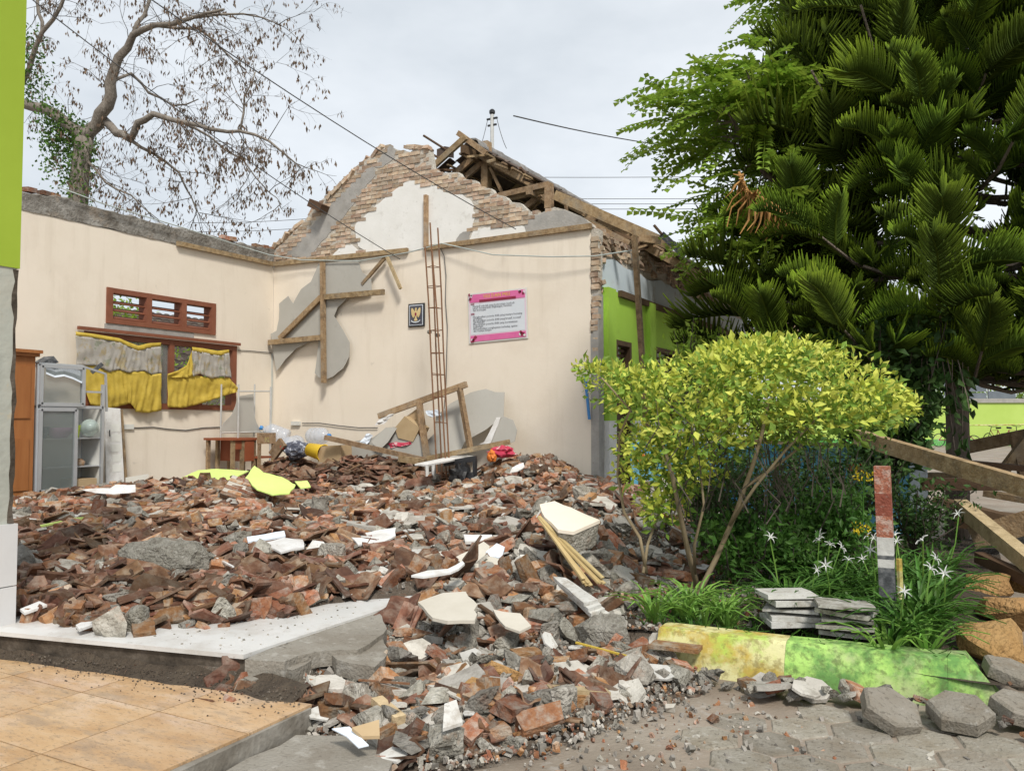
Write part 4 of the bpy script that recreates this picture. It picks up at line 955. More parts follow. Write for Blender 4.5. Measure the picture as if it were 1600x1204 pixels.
wboard('large torn grey ceiling board leaning on the wall behind the rebar cage', [(662, 690), (674, 676), (672, 650), (692, 630), (722, 612), (745, 607), (760, 612), (775, 612), (778, 650), (752, 672), (735, 682), (722, 690), (716, 706), (690, 714), (676, 716)], -.42, .25)
wboard('grey ceiling board low behind the rubble under the fallen frame', [(530, 694), (580, 684), (600, 668), (640, 664), (660, 690), (670, 718), (620, 716), (560, 722), (534, 722)], -.62, .1)
wboard('pale grey board strip leaning right of the large torn board', [(748, 694), (756, 690), (772, 652), (778, 652), (766, 692)], -.36, .2, 'white')
wboard('crumpled grey board against the wall right of the large board', [(764, 690), (775, 664), (782, 650), (798, 656), (806, 672), (804, 690), (780, 696)], -.34, .15)
wboard('small grey board sheet tilted left of the open carton', [(578, 690), (596, 668), (614, 668), (604, 690), (592, 704)], -.7, .3)
wboard('brown board scrap tucked under the sloping ceiling beam', [(632, 652), (655, 634), (660, 648), (646, 658)], -.48, .1, 'cardboard')
for k, (pts, m_, lb) in enumerate(([[(586, 664), (598, 650), (616, 646), (600, 662)], 'white', 'white paper sheet under the left end of the sloping beam'], [[(563, 690), (574, 676), (582, 680), (572, 698)], 'bluewhite', 'pale crumpled paper beside the left end of the boards'],
        [[(664, 642), (684, 640), (690, 648), (672, 652)], 'bluewhite', 'blue and white plastic wrapper behind the rebar cage'], [[(606, 692), (640, 686), (644, 694), (610, 700)], 'pinkred', 'pink and white cloth scrap inside the fallen frame'])):
    tag(MB().sheet([[onY(*pts[0], -.6).lerp(onY(*pts[1], -.55), i / 4).lerp(onY(*pts[3], -.62).lerp(onY(*pts[2], -.6), i / 4), j / 3) + Vector((0, rnd(-.02, .02), rnd(-.008, .008))) for i in range(5)] for j in range(4)], (0, .004, 0)).build('paper_scrap' if m_ != 'pinkred' else 'cloth_scrap', m_), lb, 'scrap')
# broken table half buried by the cage
tb = thing('broken_table', 'dark metal table with white top half buried beside the rebar cage', 'table', onY(720, 765, -1.6))
MB().prism([onZ(x, y, .72) for x, y in ((648, 727), (690, 718), (735, 704), (774, 703), (742, 713), (700, 722), (668, 728))], (0, 0, .02)).build('top', 'white', tb)
for p, q, w_ in (((694, 724), (744, 716), .07), ((742, 716), (742, 756), .05), ((742, 752), (790, 752), .06)): MB().beam(onY(*p, -1.25), onY(*q, -1.25), .04, w_).build('rail', 'darksteel', tb)
for x in (667, 677): MB().tube([onY(x, 724, -1.3), onY(x + 2, 768, -1.35)], .026, 8).build('leg', 'steelpipe', tb)
blob('rubbish_bag', 'black plastic rubbish bag under the broken table', 'bag', 'black', onY(722, 748, -1.3), .2, seed=8, squash=(.8, .6, 1.0), amp=.5)
blob('cloth_heap', 'crumpled red and white cloth right of the broken table', 'cloth', 'pinkred', onY(784, 706, -.9), .16, seed=5, squash=(1.1, .7, .5), amp=.5)
blob('plastic_packet', 'orange plastic packet beside the red and white cloth', 'packet', 'orange', onY(769, 712, -1.0), .08, seed=6, squash=(.8, .6, 1), amp=.4)

# ================================================================== WIRES
def wire(label, pts, r=.008, m='wire', n=5, name='cable'): return tag(MB().tube(pts, r, n).build(name, m, smooth=True), label, 'cable')
def sag(p, q, s_, n=12): return [Vector(p).lerp(Vector(q), k / n) - Vector((0, 0, s_ * 4 * (k / n) * (1 - k / n))) for k in range(n + 1)]
wire('long dark cable sloping from the dry tree down to the gable timber', sag(atD(15, -28, 8.5), onY(625, 405, -.06), .12), .0065)
wire('long dark cable crossing the sky in front of the brick gable', sag(atD(180, -40, 7.5), onY(806, 358, -.1), .10), .0065)
wire('pale rope running along the top of the left wall', [onX(90, 292, .1), onX(160, 318, .1), onX(290, 357, .1), onX(380, 386, .1), onX(420, 398, .12), onY(470, 406, -.12), onY(560, 408, -.1), onY(640, 394, -.1), onY(690, 380, -.1), onY(770, 398, -.15), onY(860, 401, -.15), onY(930, 400, -.1), onX(988, 391, 6.7)], .009, 'palewire')
wire('black power cable from the roof mast to the right', sag((RX + .1, 3.0, 6.99), atD(1150, 236, 26), .15), .014)
for y_, lb in ((275, 'topmost'), (310, 'second'), (318, 'third'), (326, 'lowest')):
    wire('%s of the thin distant power lines right of the roof' % lb, sag(atD(820, y_ + (2 if y_ == 275 else 0), 60), atD(1300, y_ - 3, 66), .1), .022)
for y_, lb in ((352, 'upper'), (366, 'lower')): wire('%s thin distant power line left of the brick gable' % lb, sag(atD(300, y_ - 4, 40), atD(520, y_ - 14, 44), .1), .014)
ms = thing('roof_mast', 'small electricity mast with insulators standing on the roof ridge', 'mast', (RX, 2.9, RZ + .15))
p0 = onX(769, 212, RX); p1 = onX(769, 177, RX)
p0.z = RZ + .13
MB().tube([p0, p1], .035, 8).build('pole', 'steelpipe', ms)
for dz_, w_ in ((-.1, .11), (-.22, .09)): MB().beam(p1 + Vector((-w_, 0, dz_)), p1 + Vector((w_, 0, dz_)), .03, .03).build('crossarm', 'darksteel', ms)
MB().lathe(p1 + Vector((0, 0, -.03)), [(.03, 0), (.055, .03), (.055, .07), (.03, .1)], 10).build('insulator', 'darksteel', ms)
for s_ in (-1, 1): MB().tube(sag(p1 + Vector((s_ * .1, 0, -.12)), p0 + Vector((s_ * .3, 0, .0)), .05), .006, 4).build('stay_wire', 'wire', ms)
# ================================================================== RUBBLE PIECES
def brickpiece(l, w_, h):
    bm = bmesh.new(); bmesh.ops.create_cube(bm, size=1)
    bmesh.ops.subdivide_edges(bm, edges=bm.edges, cuts=1, use_grid_fill=True)
    cut = rnd(.55, 1.0); sk = rnd(-.25, .25)
    for v in bm.verts:
        x, y, z = v.co
        if x > .3: x = x * cut + sk * y * .5 + rnd(-.08, .08) * (1 if cut < .9 else .3)
        j = .035 if abs(x) + abs(y) + abs(z) > 1.2 else .02
        if abs(v.co.x) > .4 and abs(v.co.y) > .4 and abs(v.co.z) > .4 and random.random() < .4: x *= .88; y *= .86; z *= .8
        v.co = Vector(((x + rnd(-j, j)) * l, (y + rnd(-j, j)) * w_, (z + rnd(-j, j)) * h))
    return bm
def lumppiece(a, b_, c, n=15):
    bm = bmesh.new()
    for k in range(n):
        d = Vector((random.gauss(0, 1), random.gauss(0, 1), random.gauss(0, 1))).normalized() * rnd(.75, 1.05)
        if random.random() < .4: d.z = math.copysign(.8, d.z)
        bm.verts.new((d.x * a / 2, d.y * b_ / 2, d.z * c / 2))
    r = bmesh.ops.convex_hull(bm, input=bm.verts)
    bmesh.ops.delete(bm, geom=[g for g in r['geom_interior'] if isinstance(g, bmesh.types.BMVert)], context='VERTS')
    return bm
def shardpiece(l, w_):
    """curved clay roof tile fragment"""
    bm = bmesh.new(); n = 6; k1 = rnd(.018, .03); ph = rnd(0, 2); ends = [rnd(-.16, .16) for _ in range(n)], [rnd(-.16, .16) for _ in range(n)]
    g = []
    for a in (0, 1):
        g.append([(l * (a - .5 + (ends[a][i] if a else ends[a][i] * .4)), w_ * (i / (n - 1) - .5), k1 * math.sin(2.2 * PI * i / (n - 1) + ph)) for i in range(n)])
    m_ = MB().sheet(g, (0, 0, .013))
    vs = [bm.verts.new(v) for v in m_.v]
    for f in m_.f: bm.faces.new([vs[i] for i in f])
    return bm
def flatpiece(r, t=.01, n=6):
    bm = bmesh.new(); ph = sorted(rnd(0, 2 * PI) for _ in range(n)); ph = [2 * PI * i / n + rnd(-.35, .35) for i in range(n)]
    pts = [Vector((r * rnd(.7, 1.15) * math.cos(p), r * rnd(.55, 1.0) * math.sin(p), -t / 2)) for p in ph]
    m_ = MB().prism(pts, (0, 0, t)); vs = [bm.verts.new(v) for v in m_.v]
    for f in m_.f: bm.faces.new([vs[i] for i in f])
    return bm
def tomesh(bm, name, m):
    bmesh.ops.recalc_face_normals(bm, faces=bm.faces); me = bpy.data.meshes.new(name); bm.to_mesh(me); bm.free(); me.materials.append(MATS[m]); return me
def rough(bm, amp, sc, cuts=2):
    bmesh.ops.triangulate(bm, faces=bm.faces); bmesh.ops.subdivide_edges(bm, edges=bm.edges, cuts=cuts, use_grid_fill=True)
    bm.normal_update()
    for v in bm.verts: v.co += v.normal * amp * (noise.noise(v.co * sc) + .5 * noise.noise(v.co * sc * 2.7))
def roughlump():
    d = rnd(.10, .19), rnd(.08, .14), rnd(.05, .10); bm = lumppiece(*d, 12); rough(bm, .011, 26, 1); return tomesh(bm, 'mortar_lump', 'lump')
LIB = dict(
    brick=[tomesh(brickpiece(rnd(.13, .215), rnd(.09, .105), rnd(.048, .06)), 'brick', 'brick') for _ in range(16)],
    shard=[tomesh(shardpiece(rnd(.13, .24), rnd(.10, .19)) if _ > 3 else shardpiece(rnd(.26, .31), rnd(.19, .23)), 'roof_tile_shard', 'rooftile') for _ in range(16)],
    lump=[roughlump() for _ in range(16)],
    chip=[tomesh(flatpiece(rnd(.05, .11)), 'floor_tile_chip', 'whitetile') for _ in range(10)],
    slab=[tomesh(flatpiece(rnd(.09, .15), rnd(.02, .035), 7), 'render_slab', 'renderpale') for _ in range(8)])
TRI = {k: [(m_, [v.co.copy() for v in m_.vertices], [tuple(p.vertices) for p in m_.polygons]) for m_ in v] for k, v in LIB.items()}
INFO = dict(brick=('brick', 'broken red clay brick lying loose in the rubble', 'brick', 'loose broken bricks in the rubble'),
            shard=('roof_tile_shard', 'broken maroon clay roof tile piece lying in the rubble', 'roof tile', 'roof tile shards in the rubble'),
            lump=('mortar_lump', 'grey lump of broken mortar lying in the rubble', 'mortar lump', 'mortar lumps in the rubble'),
            chip=('floor_tile_chip', 'small white ceramic tile fragment lying on the rubble', 'tile fragment', 'white tile fragments on the rubble'),
            slab=('render_slab', 'flat grey piece of fallen wall render lying in the rubble', 'render piece', 'render pieces in the rubble'))
def zone(x, y):
    if x > 7.75: return dict(brick=.22, shard=.14, lump=.42, chip=.07, slab=.15)
    if y < -6.6: return dict(brick=.26, shard=.48, lump=.18, chip=.045, slab=.035)
    if y < -5.6: return dict(brick=.34, shard=.32, lump=.22, chip=.06, slab=.06)
    if y < -3.2: return dict(brick=.44, shard=.12, lump=.24, chip=.07, slab=.13) if x < 4.6 else dict(brick=.32, shard=.09, lump=.35, chip=.09, slab=.15)
    if x < 3.8: return dict(brick=.38, shard=.40, lump=.16, chip=.02, slab=.04)
    return dict(brick=.37, shard=.12, lump=.32, chip=.06, slab=.13)
def nrm(x, y):
    e = .06; return Vector((H(x - e, y) - H(x + e, y), H(x, y - e) - H(x, y + e), 2 * e)).normalized()
pieces = []
APR = [(384, 1036), (470, 990), (592, 942), (625, 975), (606, 1036), (500, 1040), (430, 1066), (380, 1062)]
def try_piece(x, y, kind=None, sc=None, lay=None, force=False):
    tt = thk(x, y)
    if tt < .035 and not force: return
    if inside(topx((x, y, .2))[:2], APR): return
    if y > -.25 and x < 5.95: return
    if x < .95 and y < -3.4: return
    if x < .9 and y > -2.2 and tt < .3 and random.random() < .5: return
    if 8.8 < x < 10.7 and -6.4 < y < -2 and spill(x, y) < soilz(x, y) - .01: return
    z_ = zone(x, y)
    if kind is None:
        r = random.random(); 
        for kind, p in z_.items():
            r -= p
            if r < 0: break
    n = nrm(x, y); k = random.randrange(len(LIB[kind]))
    if sc is None:
        sc = (rnd(.8, 1.12) if random.random() < .62 else rnd(.3, .65)) if kind == 'brick' else (rnd(.7, 1.15) if random.random() < .75 else rnd(.35, .6)) if kind == 'shard' else min(2.0, .4 + random.expovariate(2.6)) if kind == 'lump' else rnd(.35, 1.2)
    if x > 7.75 and y < -6.4: sc *= .82
    spread = dict(brick=.24, shard=.24, lump=.5, chip=.22, slab=.2)[kind]
    R = n.to_track_quat('Z', 'Y').to_matrix().to_4x4() @ eul(random.gauss(0, spread), random.gauss(0, spread), rnd(0, 2 * PI))
    if kind == 'brick' and random.random() < .12: R = R @ Matrix.Rotation(rnd(.8, 1.4), 4, 'Y')
    if lay is None: lay = rnd(0, .04) if random.random() < .5 else rnd(-.012, .014)
    lay = min(lay, tt * .5)
    M4 = Matrix.Translation(Vector((x, y, H(x, y) + lay + .012 * sc))) @ R @ Matrix.Diagonal((sc, sc, sc, 1))
    px_, py_, d = topx((x, y, H(x, y)))
    vis = 20 < px_ < 1080 and 690 < py_ < 1215
    pieces.append((kind, k, M4, sc / d if vis else 0))
for _ in range(11500):
    if random.random() < .80: x, y = rnd(.3, 7.72), -8.0 + 7.9 * random.random() ** 1.25
    else: x, y = rnd(7.7, 9.3), -8.1 + 6 * random.random() ** 1.6
    try_piece(x, y)
# fallen brickwork: courses of a wall lying face down in the left half of the heap
for cxx, cyy, ang, nr, nc in ((3.2, -5.1, .25, 9, 7), (2.2, -4.3, -.2, 8, 6), (4.6, -5.3, .5, 6, 5), (4.2, -4.0, .1, 7, 5), (5.6, -4.6, -.3, 5, 4)):
    for r_ in range(nr):
        for c_ in range(nc):
            u, v = (c_ + .5 * (r_ % 2) - nc / 2) * .205, (r_ - nr / 2) * .085
            x, y = cxx + u * math.cos(ang) - v * math.sin(ang) + rnd(-.015, .015), cyy + u * math.sin(ang) + v * math.cos(ang) + rnd(-.012, .012)
            if random.random() < .14 or thk(x, y) < .05: continue
            R = nrm(x, y).to_track_quat('Z', 'Y').to_matrix().to_4x4()
            M4 = Matrix.Translation(Vector((x, y, H(x, y) + .035 + rnd(-.008, .012)))) @ eul(random.gauss(.25, .08), random.gauss(0, .07), ang + rnd(-.09, .09))
            px_, py_, d = topx((x, y, H(x, y))); pieces.append(('brick', random.randrange(16), M4, 1.0 / d if 20 < px_ < 1080 else 0))
# roof tile drift along the wall and by the front edge
for _ in range(420): try_piece(random.gauss(2.6, .7), random.gauss(-1.3, .5), 'shard', None, rnd(0, .12))
for _ in range(520): try_piece(rnd(3.4, 7.2), random.gauss(-7.0, .42), 'shard', None, rnd(-.01, .06))
for _ in range(200): try_piece(random.gauss(5.3, .5), random.gauss(-.7, .35), None, None, rnd(0, .06))
for _ in range(260):      # loose pieces lying out on the white floor edge
    px_ = rnd(25, 470) if _ < 190 else rnd(25, 150); p_ = onZ(px_, rnd(940, 992 - max(0, px_ - 230) * .14 + random.gauss(0, 3)), FL)
    if p_.x < 7.7: try_piece(p_.x, p_.y, random.choice(('shard', 'shard', 'brick', 'brick', 'lump')), None, rnd(-.004, .02), True)
bykind = {}
for p in pieces: bykind.setdefault(p[0], []).append(p)
for kind, lst in bykind.items():
    lst.sort(key=lambda p: -p[3]); nm, lb, ct, gr = INFO[kind]
    lim = dict(brick=298, shard=298, lump=298, chip=220, slab=220)[kind]
    for _, k, M4, s_ in lst[:lim]:
        tag(inst(nm, LIB[kind][k], M4), lb, ct, gr)
    rest = MB()
    for _, k, M4, s_ in lst[lim:]:
        rest.add([M4 @ v for v in TRI[kind][k][1]], TRI[kind][k][2])
    if rest.v: tag(rest.build(nm + '_scatter', LIB[kind][0].materials[0].name), 'smaller and farther %s strewn over the heap' % dict(brick='broken bricks', shard='roof tile shards', lump='mortar lumps', chip='white tile chips', slab='render pieces')[kind], ct, kind='stuff')
    print(kind, len(lst))
# gravel and crumbs: one mass
gv = MB()
octa = [(-1, -.7, -.6), (1, -.8, -.5), (.9, .8, -.6), (-.8, .9, -.5), (-.7, -.6, .6), (.8, -.5, .7), (.6, .7, .5), (-.6, .6, .75)]; of = [(3, 2, 1, 0), (4, 5, 6, 7), (0, 1, 5, 4), (1, 2, 6, 5), (2, 3, 7, 6), (3, 0, 4, 7)]
crumb = MB()
for k in range(30000):
    if k < 12500: x, y = rnd(7.7, 9.45), -8.25 + 4 * random.random() ** 1.3
    elif k < 27500: x, y = rnd(1, 7.72), rnd(-8, -.4)
    else: x, y = random.gauss(8.9, .6), random.gauss(-7.3, .5)
    tt = thk(x, y)
    if tt < .02 and (k < 27500 or not (8.3 < x < 10.6 and -8.6 < y < -6.6) or random.random() < .3): continue
    if x < 7.72 and y < yfront(x): continue
    s_ = .004 + .013 * random.random() ** 2 * (1 if random.random() < .93 else 1.8); R = eul(rnd(0, 6), rnd(0, 6), rnd(0, 6), (x, y, max(H(x, y), .006 if x > 8.9 else 0) + s_ * .4))
    (crumb if random.random() < .3 else gv).add([R @ (Vector((o_[0], o_[1] * .8, o_[2] * .7)) * s_ * rnd(.7, 1.2)) for o_ in octa], of)
for k in range(260):      # crumbs on the bare white floor
    x, y = rnd(6.2, 7.68), rnd(-8.0, -6.7)
    if y > yfront(x) + .1 or y < -8.1 + .13 * (x - 6.4): continue
    s_ = rnd(.002, .006); gv.add([Vector((x, y, FL + s_ * .5)) + Vector(o_) * s_ for o_ in octa], of)
tag(gv.build('gravel', 'pebble'), 'loose grey gravel and mortar crumbs among the rubble', 'gravel', kind='stuff')
tag(crumb.build('brick_crumbs', 'brick'), 'small red brick crumbs among the gravel', 'brick crumbs', kind='stuff')

# ------------------------------------------------------------------ single pieces one can point to
def place(bm, name, m, label, cat, px_, py_, rot, lift=0, smooth=False, group=None):
    p = onH(px_, py_); o = inst(name, tomesh(bm, name, m), eul(*rot, p + Vector((0, 0, lift)))); 
    if smooth: o.data.polygons.foreach_set('use_smooth', [True] * len(o.data.polygons))
    return tag(o, label, cat, group)
bm = bmesh.new(); bmesh.ops.create_icosphere(bm, subdivisions=4, radius=1)
for v in bm.verts:
    k_ = 1 + .16 * noise.noise(v.co * 1.6) + .09 * noise.noise(v.co * 4) + .04 * noise.noise(v.co * 10); c4 = v.co * k_; v.co = Vector((c4.x * .31, c4.y * .15, max(c4.z, -.6) * .135))
place(bm, 'concrete_lump', 'lump', 'largest rounded concrete lump lying across the left rubble', 'concrete lump', 262, 895, (.1, .05, .35), .08)
bm = lumppiece(.17, .15, .16, 12); rough(bm, .008, 20, 1); place(bm, 'pointed_stone', 'lump', 'pointed grey stone standing on the white floor edge', 'stone', 212, 985, (0, 0, .4), .06)
bm = lumppiece(.19, .12, .13, 16); rough(bm, .008, 20, 1); place(bm, 'brown_stone', 'brick', 'rough brown brick stump at the white floor edge right of the pointed stone', 'brick', 406, 962, (0, 0, .3), .05)
for x_, y_, s_, lb in ((630, 1090, .2, 'grey stone in the centre of the front gravel'), (785, 1062, .24, 'flat tan rounded stone in the front rubble'), (705, 1178, .21, 'big dark grey stone at the bottom front of the rubble'), (740, 1095, .2, 'grey block below the flat tan stone'),
                      (855, 1000, .2, 'square grey concrete block right of the pale floor board'), (940, 1012, .34, 'long grey concrete piece left of the painted kerb'), (885, 1110, .22, 'grey stone at the right front of the rubble'), (790, 1015, .19, 'dark brown stone in front of the pale floor board'),
                      (515, 880, .26, 'rough grey mortar lump in the middle of the heap'), (490, 800, .3, 'large grey render lump behind the middle of the heap'), (240, 790, .3, 'grey render slab leaning on bricks near the cabinet'), (150, 790, .26, 'dark masonry stump in front of the cabinet'),
                      (280, 948, .2, 'grey stone among the maroon tiles at the front'), (100, 935, .22, 'grey stump with white top among tiles near the column')):
    bm = lumppiece(s_, s_ * rnd(.6, .85), s_ * rnd(.5, .75), 16); rough(bm, s_ * .045, 3.2 / s_, 1)
    place(bm, 'stone', 'sand' if 'tan' in lb else 'lump', lb, 'stone', x_, y_, (rnd(-.2, .2), rnd(-.2, .2), rnd(0, 6)), s_ * .18)
# fallen block of brickwork with its courses
BKF = [brickmesh(.192, .054, .1, 'brick', 'brick', .005) for _ in range(3)]
wc = thing('brickwork_block', 'tilted block of red brick courses in front of the lime green boards', 'masonry', onH(378, 782))
R = eul(.7, .3, .5, onH(384, 786) + Vector((0, 0, .11)), .74)
for c_ in range(6):
    for k in range(3):
        inst('brick', BKF[(c_ * 3 + k) % 3], R @ eul(rnd(-.03, .03), 0, rnd(-.04, .04), ((k - 1) * .19 + .08 * (c_ % 2), (c_ - 2.5) * .066, rnd(-.01, .01)), 1) @ Matrix.Rotation(PI / 2, 4, 'X'), wc)
mc = MB(); mc.box((-.28, -.19, -.04), (.33, .19, .042)); mc.v = [R @ v for v in mc.v]; mc.build('mortar', 'mortar', wc)
def plane_pts(pxs, z, tilt, amp):
    """outline seen in the picture laid on a plane at height z, tipped towards the viewer by tilt"""
    cxp, cyp = sum(p[0] for p in pxs) / len(pxs), sum(p[1] for p in pxs) / len(pxs); c_ = onZ(cxp, cyp, z)
    back = Vector((_F.x, _F.y, 0)).normalized(); ux_ = Vector((_R.x, _R.y, 0)); uy_ = back * math.cos(tilt) + Vector((0, 0, math.sin(tilt))); nn_ = ux_.cross(uy_); q = []
    for x, y in pxs:
        d = ray(x, y); p = CAM + d * ((c_ - CAM).dot(nn_) / d.dot(nn_)); q.append(((p - c_).dot(ux_), (p - c_).dot(uy_)))
    return [c_ + ux_ * u + uy_ * v for u, v in ragged(q, amp, .06)]
def board(name, m, label, cat, pxs, lift=.02, tilt=0.0, t=.012, amp=.008, base=None):
    cxp, cyp = sum(p[0] for p in pxs) / len(pxs), sum(p[1] for p in pxs) / len(pxs)
    z = (onH(cxp, cyp).z + .045 if base is None else base) + lift
    return tag(MB().prism(plane_pts(pxs, z, min(tilt, .75), amp), (0, 0, -t)).build(name, m), label, cat)
board('floor_board', 'tileback', 'large pale six sided board lying on the front rubble', 'board', [(652, 940), (690, 926), (726, 924), (744, 944), (742, 968), (700, 970), (676, 964)], .07, .12, .016)
cs = thing('plaster_slab', 'thick fallen wall slab with cream painted face left of the shrub', 'slab', onH(885, 850))
q2 = plane_pts([(842, 788), (868, 783), (905, 798), (936, 813), (915, 822), (895, 829), (872, 826), (852, 808)], onH(888, 826).z + .16, .38, .010)
c_ = sum(q2, Vector()) / len(q2)
MB().prism(q2, (0, 0, -.02)).build('painted_face', 'cream', cs)
q3 = [(p - c_) * .97 + c_ + Vector((0, 0, -.021)) for p in q2]; q4 = [(p - c_) * .93 + c_ + Vector((rnd(-.03, .03), rnd(-.03, .03), -.15 + rnd(-.03, .03))) for p in q2]
m_ = MB(); n_ = len(q3); m_.v = q3 + q4; m_.f = [tuple(range(n_)), tuple(range(2 * n_ - 1, n_ - 1, -1))] + [(i, (i + 1) % n_, n_ + (i + 1) % n_, n_ + i) for i in range(n_)]; m_.build('broken_core', 'lump', cs)
board('lime_board', 'limeboard', 'lime green board lying left of the red brickwork block', 'board', [(284, 746), (310, 734), (338, 732), (388, 735), (372, 744), (345, 752), (318, 756)], .22, .3)
board('lime_board', 'limeboard', 'lime green board lying right of the red brickwork block', 'board', [(384, 746), (397, 727), (412, 738), (440, 745), (462, 757), (452, 770), (425, 772), (402, 764)], .20, .35)
board('lime_board', 'limeboard', 'small lime green board scrap behind the right lime board', 'board', [(460, 752), (480, 750), (486, 760), (470, 762)], .14, .4)
board('white_board', 'white', 'white floor board left of the middle of the heap', 'board', [(410, 848), (444, 840), (474, 842), (474, 854), (438, 862)], .04, .2)
board('white_board', 'bluewhite', 'pale strip board behind the white floor board', 'board', [(384, 838), (446, 828), (447, 836), (388, 846)], .06, .5)
board('white_board', 'white', 'broad white sheet lying in the middle of the heap', 'board', [(546, 836), (590, 828), (618, 824), (618, 836), (600, 846), (560, 850)], .04, .2)
board('white_board', 'white', 'white rectangular tile right of the middle of the heap', 'board', [(724, 835), (768, 834), (770, 843), (726, 846)], .05, .35, .02)
board('white_board', 'bluewhite', 'upright pale square tile above the front rubble', 'board', [(758, 860), (776, 848), (790, 854), (784, 872), (766, 868)], .06, .9)
board('cream_board', 'tileback', 'cream board piece behind the upright pale tile', 'board', [(712, 870), (756, 846), (766, 852), (764, 868), (790, 876), (770, 886), (730, 888)], .03, .25)
board('cream_board', 'tileback', 'cream board propped right of the large pale board', 'board', [(768, 952), (812, 958), (830, 976), (810, 986), (788, 978)], .05, .2)
board('white_board', 'white', 'curved white strip lying over tiles near the front', 'board', [(642, 898), (668, 890), (700, 888), (722, 876), (726, 880), (706, 894), (660, 900)], .04, .2)
board('white_board', 'white', 'white rounded piece on the tiles at the floor edge', 'board', [(120, 976), (136, 966), (190, 964), (200, 968), (188, 974), (150, 974), (124, 982)], .0, .1, .012)
board('white_board', 'white', 'white slab strip close to the left column', 'board', [(30, 950), (62, 938), (72, 944), (40, 956)], .0, .2, .012)
board('white_paper', 'white', 'white printed paper in front of the dish cabinet', 'paper', [(130, 764), (172, 762), (180, 757), (212, 757), (212, 768), (178, 772), (150, 770)], .08, .4, .004)
for k, (pxs, lb, m_) in enumerate(([[(826, 690), (846, 684), (850, 694), (838, 700), (806, 700)], 'crumpled printed paper at the top right of the heap', 'bluewhite'], [[(800, 730), (818, 722), (820, 728), (808, 736), (796, 737)], 'white paper left of the printed paper', 'white'], [[(800, 714), (816, 716), (814, 722), (798, 722)], 'small white paper above the other papers', 'white'],
        [[(862, 708), (876, 708), (900, 736), (886, 741), (872, 726)], 'grey board strip sliding down by the gable wall end', 'board'], [[(856, 690), (880, 687), (892, 700), (884, 710), (868, 702)], 'torn cream board at the foot of the gable wall', 'tileback'], [[(810, 690), (846, 680), (848, 684), (816, 695)], 'lime green strip at the top right of the heap', 'limeboard'],
        [[(936, 735), (944, 728), (950, 748), (938, 748)], 'upright pink plaster piece beside the wall end', 'cream'], [[(902, 768), (912, 762), (920, 769), (908, 772)], 'small white tile by the wall end', 'white'], [[(904, 777), (928, 776), (930, 784), (918, 787)], 'pale green tile above the cream slab', 'bluewhite'])):
    board('board_scrap' if 'paper' not in lb else 'paper', m_, lb, 'paper' if 'paper' in lb else 'board', pxs, .07, .7 if 'upright' in lb else .4, .008)
# splintered bamboo and sticks
bb = thing('bamboo_bundle', 'splintered pale bamboo bundle lying across the heap by the cream slab', 'bamboo', onH(890, 870))
for k in range(11):
    p = atD(840, 806, topx(onH(840, 815))[2] - .75); q = atD(936 + rnd(-26, 10), 912 + rnd(-10, 4), topx(onH(936, 922))[2] - .2); t0 = rnd(0, .35) if k else 0
    MB().beam(p.lerp(q, t0) + Vector((rnd(-.01, .01), 0, 0)), q, .026, .010).build('splint', 'bamboo', bb)
def stick(lb, p, q, r=.015, m='palewood', lift=.06): return tag(MB().beam(onH(*p) + Vector((0, 0, lift)), onH(*q) + Vector((0, 0, lift)), r * 2, r * 1.4).build('stick', m), lb, 'stick')
stick('thin pale stick leaning on tiles near the left column', (32, 878), (88, 912)); stick('white thin stick sticking out of the tiles', (338, 897), (364, 912), .006, 'white', .1); stick('brown lath pointing out beside the wall end', (888, 722), (915, 692), .02, 'wood', .12)
stick('flat pale plank in the front gravel', (856, 1098), (950, 1104), .03, 'palewood', .05); stick('thin pale strip before the painted kerb', (900, 1022), (980, 1044), .006, 'yellowcloth', .06); stick('broken plank scrap at the bottom of the gravel', (588, 1118), (625, 1150), .025, 'palewood', .06)
stick('yellow lath lying across bricks at the left', (40, 838), (96, 826), .012, 'limeboard'); stick('short yellow lath left of the fallen brickwork', (112, 822), (148, 820), .018, 'limeboard'); stick('thin dark rod over the front gravel', (560, 1092), (640, 1098), .005, 'rust', .08)
sc = thing('splintered_wood', 'splintered orange brown timber stump at the foot of the gable wall end', 'timber', onH(895, 715))
for k in range(6): MB().beam(onH(896 + rnd(-6, 6), 716) + Vector((0, 0, -.02)), onH(896, 716) + Vector((rnd(-.1, .1), rnd(-.05, .05), rnd(.12, .36))), .04, .03).build('splinter', 'orangetile', sc)
# stacked tiles by the shrub, broken cement apron, cardboard at the bottom
for k in range(4):
    board('floor_tile', 'whitetile', ['top', 'second', 'third', 'lowest'][k] + ' white tile of the leaning stack left of the garden', 'tile', [(864 + 8 * k, 900 + 9 * k), (884 + 8 * k, 902 + 9 * k), (934 + 6 * k, 936 + 7 * k), (912 + 6 * k, 942 + 8 * k)], .10 - .025 * k, .25, .02, .004, base=onH(900, 930).z)
ap = [([(384, 1030), (470, 992), (545, 965), (592, 946), (604, 985), (560, 1008), (500, 1012), (440, 1030)], .228), ([(384, 1034), (420, 1036), (428, 1050), (398, 1062), (380, 1056)], .16), ([(500, 1012), (560, 1008), (600, 990), (606, 1010), (590, 1032), (545, 1030)], .205), ([(430, 1034), (492, 1012), (500, 1022), (455, 1044)], .195)]
for k, (pxs, z) in enumerate(ap):
    q = ragged([tuple(onZ(x, y, z)[:2]) for x, y in pxs], .012, .08)
    tag(MB().prism([(x, y, z - .05 * (x - 7.75)) for x, y in q], (0, 0, -.07)).build('cement_slab', 'concrete'), ['largest cracked cement apron slab beside the white floor corner', 'small cement slab fallen at the white floor corner', 'cracked cement slab right of the apron', 'narrow cement slab between the apron pieces'][k], 'slab')
